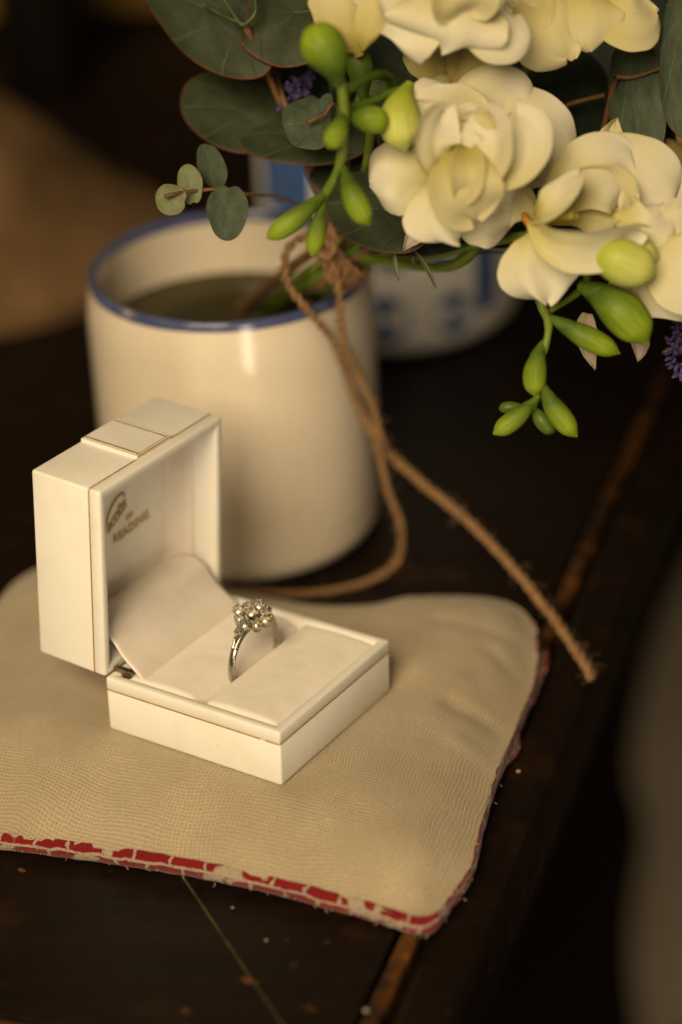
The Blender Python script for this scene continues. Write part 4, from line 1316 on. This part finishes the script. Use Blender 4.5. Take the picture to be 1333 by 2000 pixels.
leaf(E4, (-2.82, 50.351, 13.485), (-2.989, 50.736, 13.941), (-3.162, 50.495, 13.337), M_LEAFG)
leaf(E4, (-3.328, 49.757, 13.267), (-3.393, 50.018, 13.709), (-3.649, 49.826, 13.187), M_LEAFY)
leaf(E4, (-3.782, 49.309, 13.099), (-4.184, 49.437, 13.118), (-3.841, 49.022, 12.809), M_LEAFY, wave=0.06)
leaf(E4, (-2.456, 49.321, 12.726), (-2.523, 48.969, 12.128), (-2.974, 49.544, 12.71), M_LEAFG)
stem(E4, [(-3.913, 49.157, 13.234), (-3.633, 49.282, 13.249), (-3.098, 49.682, 13.14), (-2.604, 49.777, 13.105), (-1.887, 50.353, 12.702), (-1.031, 51.39, 12.099), (-0.033, 52.827, 10.599)], 0.05, M_TWIG)
E5 = tag(empty("eucalyptus_sprig", (1.472, 49.213, 12.346)), "eucalyptus sprig with dark leaves directly under the central bloom", "foliage", GE)
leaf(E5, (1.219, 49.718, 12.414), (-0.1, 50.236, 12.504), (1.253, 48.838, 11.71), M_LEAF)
leaf(E5, (2.754, 49.952, 11.631), (4.044, 50.206, 11.668), (2.59, 49.421, 11.322), M_LEAFSHADE)
leaf(E5, (4.68, 50.192, 11.644), (5.596, 50.422, 11.64), (4.513, 49.739, 11.27), M_LEAFSHADE)
stem(E5, [(1.229, 49.968, 12.445), (0.812, 51.02, 11.473), (0.373, 52.822, 10)], 0.07, M_TWIG)
stem(E5, [(2.762, 50.049, 11.795), (3.993, 49.574, 11.776), (4.947, 49.016, 11.62)], 0.09, M_CALYX)
E6 = tag(empty("eucalyptus_sprig", (5.682, 51.534, 14.309)), "eucalyptus sprig with a large leaf coloured nearly black for shade behind the right blooms", "foliage", GE)
leaf(E6, (5.615, 52.077, 14.048), (7.315, 52.329, 14.081), (5.602, 50.599, 12.727), M_LEAFSHADE)
leaf(E6, (4.983, 53.612, 14.681), (6.584, 53.903, 14.78), (4.75, 52.439, 13.481), M_LEAFSHADE)
stem(E6, [(5.411, 51.333, 13.969), (6.037, 51.303, 14.31), (6.945, 51.5, 14.449)], 0.07, M_TWIG, "stalk")
stem(E6, [(5.431, 51.523, 13.898), (4.224, 52.408, 11.856), (1.034, 53.337, 9.89)], 0.08, M_TWIG)
E7 = tag(empty("eucalyptus_sprig", (7.702, 50.659, 14.794)), "eucalyptus sprig with long grey-green leaves at the upper right edge", "foliage", GE)
leaf(E7, (7.598, 50.758, 14.568), (7.645, 49.697, 13.165), (6.961, 51.218, 14.364), M_LEAFG)
leaf(E7, (8.537, 49.373, 16.156), (8.356, 48.38, 14.474), (7.953, 49.804, 16.1), M_LEAFG)
leaf(E7, (8.662, 51.683, 13.381), (8.859, 50.993, 12.213), (7.662, 51.862, 13.291), M_LEAFSHADE)
stem(E7, [(7.186, 51.053, 15.068), (7.609, 50.948, 15.086), (8.288, 50.577, 15.441)], 0.06, M_TWIG, "stalk")
stem(E7, [(7.213, 51.245, 14.999), (6.063, 52.286, 11.256), (1.576, 53.44, 9.671)], 0.08, M_TWIG)
E8 = tag(empty("eucalyptus_sprig", (2.253, 54.48, 13.398)), "added eucalyptus leaves with shade in their dark colour deep inside the bouquet behind the blooms", "foliage", GE)
for c, a, b in (((-0.206, 54.321, 13.915), (-0.904, 54.709, 14.571), (0.418, 54.612, 14.407)), ((2.282, 54.82, 13.973), (4.027, 54.85, 14.023), (2.185, 53.49, 12.508)), ((1.273, 55.845, 14.922), (2.782, 56.213, 15.152), (0.921, 54.578, 13.563)), ((4.317, 53.548, 11.82), (6.068, 53.646, 11.985), (4.084, 52.365, 10.603)),
                ((7.417, 55.32, 14.819), (9.43, 55.343, 14.859), (7.284, 53.986, 13.347)), ((7.879, 53.16, 11.95), (9.5, 53.245, 11.7), (7.496, 52.053, 10.861)), ((5.08, 56.162, 15.065), (6.743, 56.528, 15.292), (4.975, 54.953, 13.805)),
                ((2.448, 53.537, 12.195), (0.854, 53.641, 12.37), (2.499, 52.417, 11.084)), ((0.874, 54.034, 12.642), (-0.166, 54.397, 13.258), (0.564, 53.375, 11.921))):
    leaf(E8, c, a, b, M_LEAFSHADE)  # fill the dark gaps; their shade is in the leaf colour
stem(E8, [(1.812, 55.833, 14.902), (2.479, 54.171, 12.088), (1.037, 53.522, 9.809)], 0.1, M_TWIG)

# lavender, rosemary and herb filling
L1 = tag(empty("lavender_sprig", (-0.449, 52.89, 14.638)), "dim purple lavender head between the dark eucalyptus leaves at the left", "lavender")
florets(L1, [(-0.915, 52.511, 14.39), (-0.448, 52.697, 14.705), (-0.034, 53.209, 15.179)], 0.38, 90, M_LAV)
stem(L1, [(-0.783, 52.766, 14.428), (-0.21, 53.097, 12.63), (0.157, 53.149, 10.16)], 0.05, M_HERB)
L2 = tag(empty("lavender_sprig", (8.217, 46.704, 10.064)), "purple lavender head at the right edge below the drooping white bloom", "lavender")
florets(L2, [(8.493, 46.683, 9.242), (8.184, 46.854, 9.925), (8.563, 47.496, 10.618)], 0.42, 130, M_LAV)
stem(L2, [(7.85, 46.615, 9.718), (8.269, 47.036, 10.036), (7.6, 49.094, 11.161), (2.1, 52.991, 9.697)], 0.05, M_HERB)
R1 = tag(empty("rosemary_sprig", (1.932, 48.759, 11.577)), "thin rosemary needles poking out under the dark leaf in front of the patterned mug", "foliage")
for a, m, b in (((1.607, 49.262, 11.643), (1.587, 49.039, 11.265), (1.668, 48.814, 10.884)), ((2.025, 49.406, 11.492), (2.345, 49.174, 11.101), (2.572, 48.881, 10.604)), ((1.914, 49.689, 11.579), (1.964, 49.527, 11.305), (2.102, 49.363, 11.027))):
    petal(R1, a, m, b, 0.12, M_HERB, prof='oval', cup=0.2, ruf=0.0, nu=10, nv=4, name="needle")
stem(R1, [(1.917, 49.721, 11.633), (1.312, 50.812, 11.12), (0.618, 53.001, 9.91)], 0.05, M_HERB)
H1 = tag(empty("herb_sprig", (-0.047, 52.823, 16.492)), "tiny-leaved dark herb sprig at the top between large leaf and white bloom", "foliage")
florets(H1, [(-0.278, 53.087, 16.938), (0.011, 52.758, 16.38), (0.174, 52.625, 15.763)], 0.32, 90, M_HERB, "small_leaf", 0.12)
stem(H1, [(-0.267, 53.216, 17.156), (0.011, 52.855, 16.349), (0.24, 53.09, 13.993), (0.293, 53.238, 10.115)], 0.04, M_HERB)
H2 = tag(empty("herb_sprig", (1.457, 51.854, 14.85)), "leafy green herb sprig in the dark gap left of the cream half-open freesia", "foliage")
for a, m, b in (((1.277, 51.244, 13.818), (1.047, 51.222, 14.567), (1.245, 51.763, 15.089)), ((1.34, 51.23, 13.794), (1.796, 51.141, 14.431), (2.132, 51.486, 14.62)), ((1.376, 50.919, 13.268), (1.938, 50.593, 13.503), (2.433, 50.578, 13.084)), ((0.862, 50.811, 15.051), (1.357, 50.64, 15.154), (1.715, 50.474, 14.874))):
    petal(H2, a, m, b, 0.65, M_CALYX, prof='point', cup=0.2, name="leaf")
stem(H2, [(1.344, 51.275, 13.87), (1.33, 52.042, 12.417), (0.623, 53.069, 10.026)], 0.06, M_HERB)

# the cut ends of the bundle, standing in the mug
sb = tag(empty("stem_bundle", (-0.632, 53.143, 9.167)), "bundle of brown and green cut stems leaning in the cream mug", "stems")
for p0, p1, p2, r, m_ in (((-2.694, 57.607, 6.2), (-1.182, 53.775, 9.057), (0.121, 53.112, 10.295), 0.17, M_TWIG), ((-2.225, 57.771, 6.1), (-0.772, 53.421, 9.048), (0.38, 52.812, 10.18), 0.15, M_STEM), ((-1.925, 57.671, 6.1), (-0.641, 53.039, 8.992), (0.585, 52.54, 10.114), 0.16, M_CALYX),
                          ((-1.553, 57.703, 6.1), (-0.439, 52.908, 8.967), (0.768, 52.482, 10.015), 0.15, M_TWIG), ((-1.329, 57.82, 6.1), (-0.236, 53.178, 8.834), (0.919, 52.971, 10.056), 0.15, M_CALYX), ((-0.879, 57.914, 6.1), (-0.034, 53.321, 8.683), (1.042, 52.98, 9.679), 0.14, M_STEM),
                          ((-2.381, 58.279, 6.1), (-0.972, 54.151, 9.104), (0.265, 53.562, 10.27), 0.10, M_TWIG), ((-0.578, 58.094, 6.1), (0.114, 53.091, 9.081), (0.761, 52.707, 10.396), 0.13, M_CALYX), ((-1.179, 57.735, 6.1), (-0.559, 52.992, 9.306), (0.08, 52.586, 10.191), 0.12, M_STEM)):
    q = Vector(p2) + (Vector(p2) - Vector(p1)) * 0.45
    stem(sb, [p0, p1, p2, tuple(q)], r, m_)

# ------------------------------------------------------------------ twine
tw = tag(empty("garden_twine", (0.074, 52.518, 10.076)), "brown jute twine binding the stems with a long loop and tail over the table", "twine")
def rope(pts, r=0.10, pitch=0.62, name="strand", plies=2):
    path = catmull(pts, 14)
    fr = frames(path)
    P = []
    ln = [0.0]
    for a, b in zip(path, path[1:]):
        ln.append(ln[-1] + float(np.linalg.norm(np.array(b) - np.array(a))))
    for k in range(plies):
        sub_ = []
        for (p, T, N, B), s_ in zip(fr, ln):
            a = 2 * PI * (s_ / pitch + k / plies)
            w_ = 0.03 * nz(s_ * 1.5, k * 5.0, 2)
            sub_.append(p + (N * math.cos(a) + B * math.sin(a)) * (r * 0.60) + N * w_)
        P.append(tube(sub_, lambda t_: r * 0.58 * (1 + 0.22 * nz(t_ * 40, k * 3.0, 1)), 8))
    V, F = join(*P)
    o = mk(name, V, F, M_TWINE, tw, world=True)
    # loose fibres
    Q = []
    L = ln[-1]
    for i in range(int(L * 15)):
        p, T, N, B = random.choice(fr)
        d = (N * random.uniform(-1, 1) + B * random.uniform(-1, 1)).normalized()
        l_ = random.uniform(0.1, 0.5) * random.uniform(0.3, 1.4)
        q0 = p + d * r * 0.8
        q1 = q0 + (d * 0.6 + T * random.uniform(-1, 1)).normalized() * l_ * 0.5
        q2 = q1 + (d * random.uniform(-0.3, 1) + T * random.uniform(-1.2, 1.2) + N * random.uniform(-.5, .5)).normalized() * l_ * 0.5
        Q.append(tube([q0, q1, q2], 0.005, 3, False))
    V, F = join(*Q)
    f = mk("fibre", V, F, M_FIBRE, o, world=True)
    f['kind'] = 'stuff'
    return o
rope([(-0.206, 52.298, 10.489), (-0.569, 52.202, 10.72), (-0.972, 51.918, 10.633), (-1.175, 51.708, 10.277), (-1.128, 51.678, 9.638), (-0.659, 51.784, 8.834), (-0.091, 52.298, 7.738), (0.287, 52.768, 6.567), (0.493, 53.05, 5.472), (0.886, 53.001, 4.601), (1.14, 52.861, 3.776), (1.33, 52.61, 2.761),
      (1.643, 52.474, 1.744), (1.587, 52.377, 0.792), (1.106, 52.369, 0.189), (0.248, 51.957, 0.082), (-0.696, 51.679, 0.12), (-1.633, 51.675, 0.12), (-2.938, 52.048, 0.12)], 0.10)
rope([(-0.182, 52.27, 10.442), (0.085, 51.796, 10.033), (0.206, 51.867, 8.974), (0.23, 52.124, 8.033), (0.393, 52.548, 6.982), (0.69, 52.761, 6.162), (0.987, 52.844, 5.318), (1.157, 52.799, 4.456), (1.295, 53.193, 3.747)], 0.10)
rope([(1.295, 53.193, 3.747), (1.613, 53.128, 3.44), (2.357, 52.501, 2.97), (3.296, 51.723, 2.439), (4.067, 50.784, 2.028), (4.816, 49.775, 1.5), (5.48, 48.778, 0.992), (5.942, 47.948, 0.57), (6.242, 47.334, 0.317), (6.405, 46.973, 0.1)], 0.125)
# binding round the bundle
ax = (Vector((0.915, 52.786, 10.136)) - Vector((-0.641, 53.039, 8.992))).normalized()
c0 = Vector((0.315, 52.775, 9.921))
n1 = ax.cross(Vector((0, 0, 1))).normalized()
n2 = ax.cross(n1)
pts = []
for i in range(60):
    a = 2 * PI * i / 10
    pts.append(tuple(c0 + ax * (0.13 * (i / 10 - 3)) + (n1 * math.cos(a) + n2 * math.sin(a)) * (0.80 + 0.03 * math.sin(i))))
rope(pts, 0.08, name="binding")
rope([(-0.572, 52.069, 10.692), (-0.199, 51.704, 10.861), (0.078, 51.564, 10.624), (-0.061, 51.566, 10.43), (-0.384, 51.64, 10.556), (-0.411, 51.682, 10.824)], 0.09, name="knot")

# ------------------------------------------------------------------ blurred things behind and beside
# soft brown sack at the left
V = []
NS, NT_ = 30, 48
cx_, cy_ = -17.0, 77.0
for i in range(NS + 1):
    f = i / NS
    for k in range(NT_):
        a = 2 * PI * k / NT_
        rr = (1 - f) ** 0.60
        rr = rr * (1 + 0.05 * nz(math.cos(a) * 1.5, math.sin(a) * 1.5, f * 2))
        bulge = 1 + 0.08 * math.exp(-((f - 0.05) / 0.06) ** 2)
        x = cx_ + 11.2 * rr * bulge * math.cos(a)
        y_ = cy_ + 8.2 * rr * bulge * math.sin(a)
        z = 0.35 * (f > 0) + 8.6 * f ** 0.9 * (1 + 0.10 * nz(x * 0.3, y_ * 0.3, 2)) * (1 - 0.03 * (x - cx_))
        V.append((x, y_, max(z, 0.02)))
sk = mk("body", V, grid_faces(NS + 1, NT_, False, True), M_SACK, tag(empty("brown_sack", (cx_, cy_, 0)), "large soft brown rounded sack, strongly blurred, at the far left behind the cream mug", "sack"), world=True, sub=1)
# black bottle behind it and ochre cloth behind that
V, F = lathe([(0.01, 0), (2.0, 0), (2.1, 0.2), (2.1, 9), (1.7, 10.6), (0.9, 12.0), (0.85, 15.0), (1.0, 15.1), (1.0, 15.6), (0.6, 15.7)], 40)
bt = tag(empty("black_bottle", (-12.4, 96.0, 0)), "black upright bottle shape, very blurred, standing behind the brown sack", "bottle")
mk("glass", V, F, M_BOTTLE, bt)
V, F = lathe([(1.02, 13.4), (1.06, 13.5), (1.06, 15.72), (0.9, 15.8), (0.01, 15.8)], 24)
mk("cap", V, F, M_BOTTLE, bt)
V = []
for i in range(41):
    for j in range(21):
        u_, v_ = i / 40, j / 20
        x = -24 + 19 * u_
        y_ = 104 + 8 * v_ + 1.2 * nz(u_ * 4, v_ * 2, 1)
        z = 0.6 + 5.5 * math.sin(PI * v_) * (0.55 + 0.45 * nz(u_ * 3.1, 0.4, 3)) + 1.6 * nz(u_ * 6, v_ * 4, 9) * math.sin(PI * v_)
        V.append((x, y_, max(z, 0.05)))
oc = mk("ochre_cloth", V, grid_faces(41, 21), M_OCHRE, origin=(-14, 108, 0), solid=0.2)
oc.matrix_world = Matrix.Identity(4)
tag(oc, "dark ochre crumpled cloth in the blurred top left corner of the table", "cloth")

# pale cloth hanging lower down beyond the right edge of the table
P = [(21.529, 109.119, -33.705), (19.182, 106.188, -36.699), (17.169, 102.983, -40.159), (16.065, 99.796, -43.589), (16.674, 97.988, -46.648), (15.722, 95.147, -49.493), (15.486, 93.076, -52.998), (15.981, 90.693, -57.033)]
edge_ = catmull(P, 7)
V = []
for i, p in enumerate(edge_):
    for j in range(26):
        f = j / 25
        fold = 1.1 * math.sin(f * 17 + 0.35 * math.sin(i * 0.11)) + 0.8 * nz(f * 5, i * 0.06, 3)
        V.append((p[0] + f * 22, p[1] + fold + 3 * f, p[2] + 2 * f))
V = [Vector(p) for p in V]
hc = mk("hanging_cloth", V, grid_faces(len(edge_), 26), M_PALE, solid=0.3, origin=(30, 110, -40))
hc.matrix_world = Matrix.Identity(4)
tag(hc, "pale grey-beige cloth, strongly blurred, hanging below the table's right edge", "cloth")

# crumbs on the varnish
GC = "crumbs scattered on the dark varnish"
for (p, s_, lab) in (((4.124, 43.275, 0), 0.075, "pale crumb on the dark edge moulding to the right of the cushion"), ((-2.885, 38.55, 0), 0.045, "tiny pale crumb on the varnish just below the cushion's front edge"),
                     ((-2.099, 37.389, 0), 0.05, "small crumb near the orange chips below the cushion"), ((0.075, 35, 0), 0.085, "largest pale crumb sitting on the worn orange edge at the bottom")):
    s_ *= 0.75
    V = [(x * s_ * 1.2 + 0.2 * s_ * nz(x * 2, y_ * 2, s_ * 50), y_ * s_, z * s_ * 0.7) for x, y_, z in ball]
    z0 = 0.035 if p[0] < 3 else (-0.10 + 0.05)
    o = mk("crumb", V, ballF, M_CRUMB, origin=(p[0], p[1], z0 + s_ * 0.5))
    tag(o, lab, "crumb", GC)
# orange worn chips in the varnish
for (p, a, b, th_) in (((-1.478, 36.611, 0), 0.26, 0.11, 1.3), ((-1.649, 37.394, 0), 0.12, 0.08, 0.4), ((-2.463, 36.148, 0), 0.42, 0.09, -0.45), ((-1.206, 35.236, 0), 0.5, 0.08, -0.5), ((-7.928, 40.266, 0), 0.22, 0.06, -0.5), ((-5.818, 40.087, 0), 0.14, 0.06, 0.1),
                       ((-3.829, 35.289, 0), 0.16, 0.10, 1.4), ((-0.727, 37.301, 0), 0.10, 0.06, 0.7)):
    V = [(p[0], p[1], 0.006)]
    for k in range(18):
        t_ = 2 * PI * k / 18
        r_ = 1 + 0.35 * nz(math.cos(t_) * 1.4, math.sin(t_) * 1.4, p[0] * 3)
        x, y_ = a * 0.5 * r_ * math.cos(t_), b * 0.9 * r_ * math.sin(t_)
        V.append((p[0] + x * math.cos(th_) - y_ * math.sin(th_), p[1] + x * math.sin(th_) + y_ * math.cos(th_), 0.003))
    mk("varnish_chip", V, [(0, 1 + k, 1 + (k + 1) % 18) for k in range(18)], M_WORN, table, world=True)
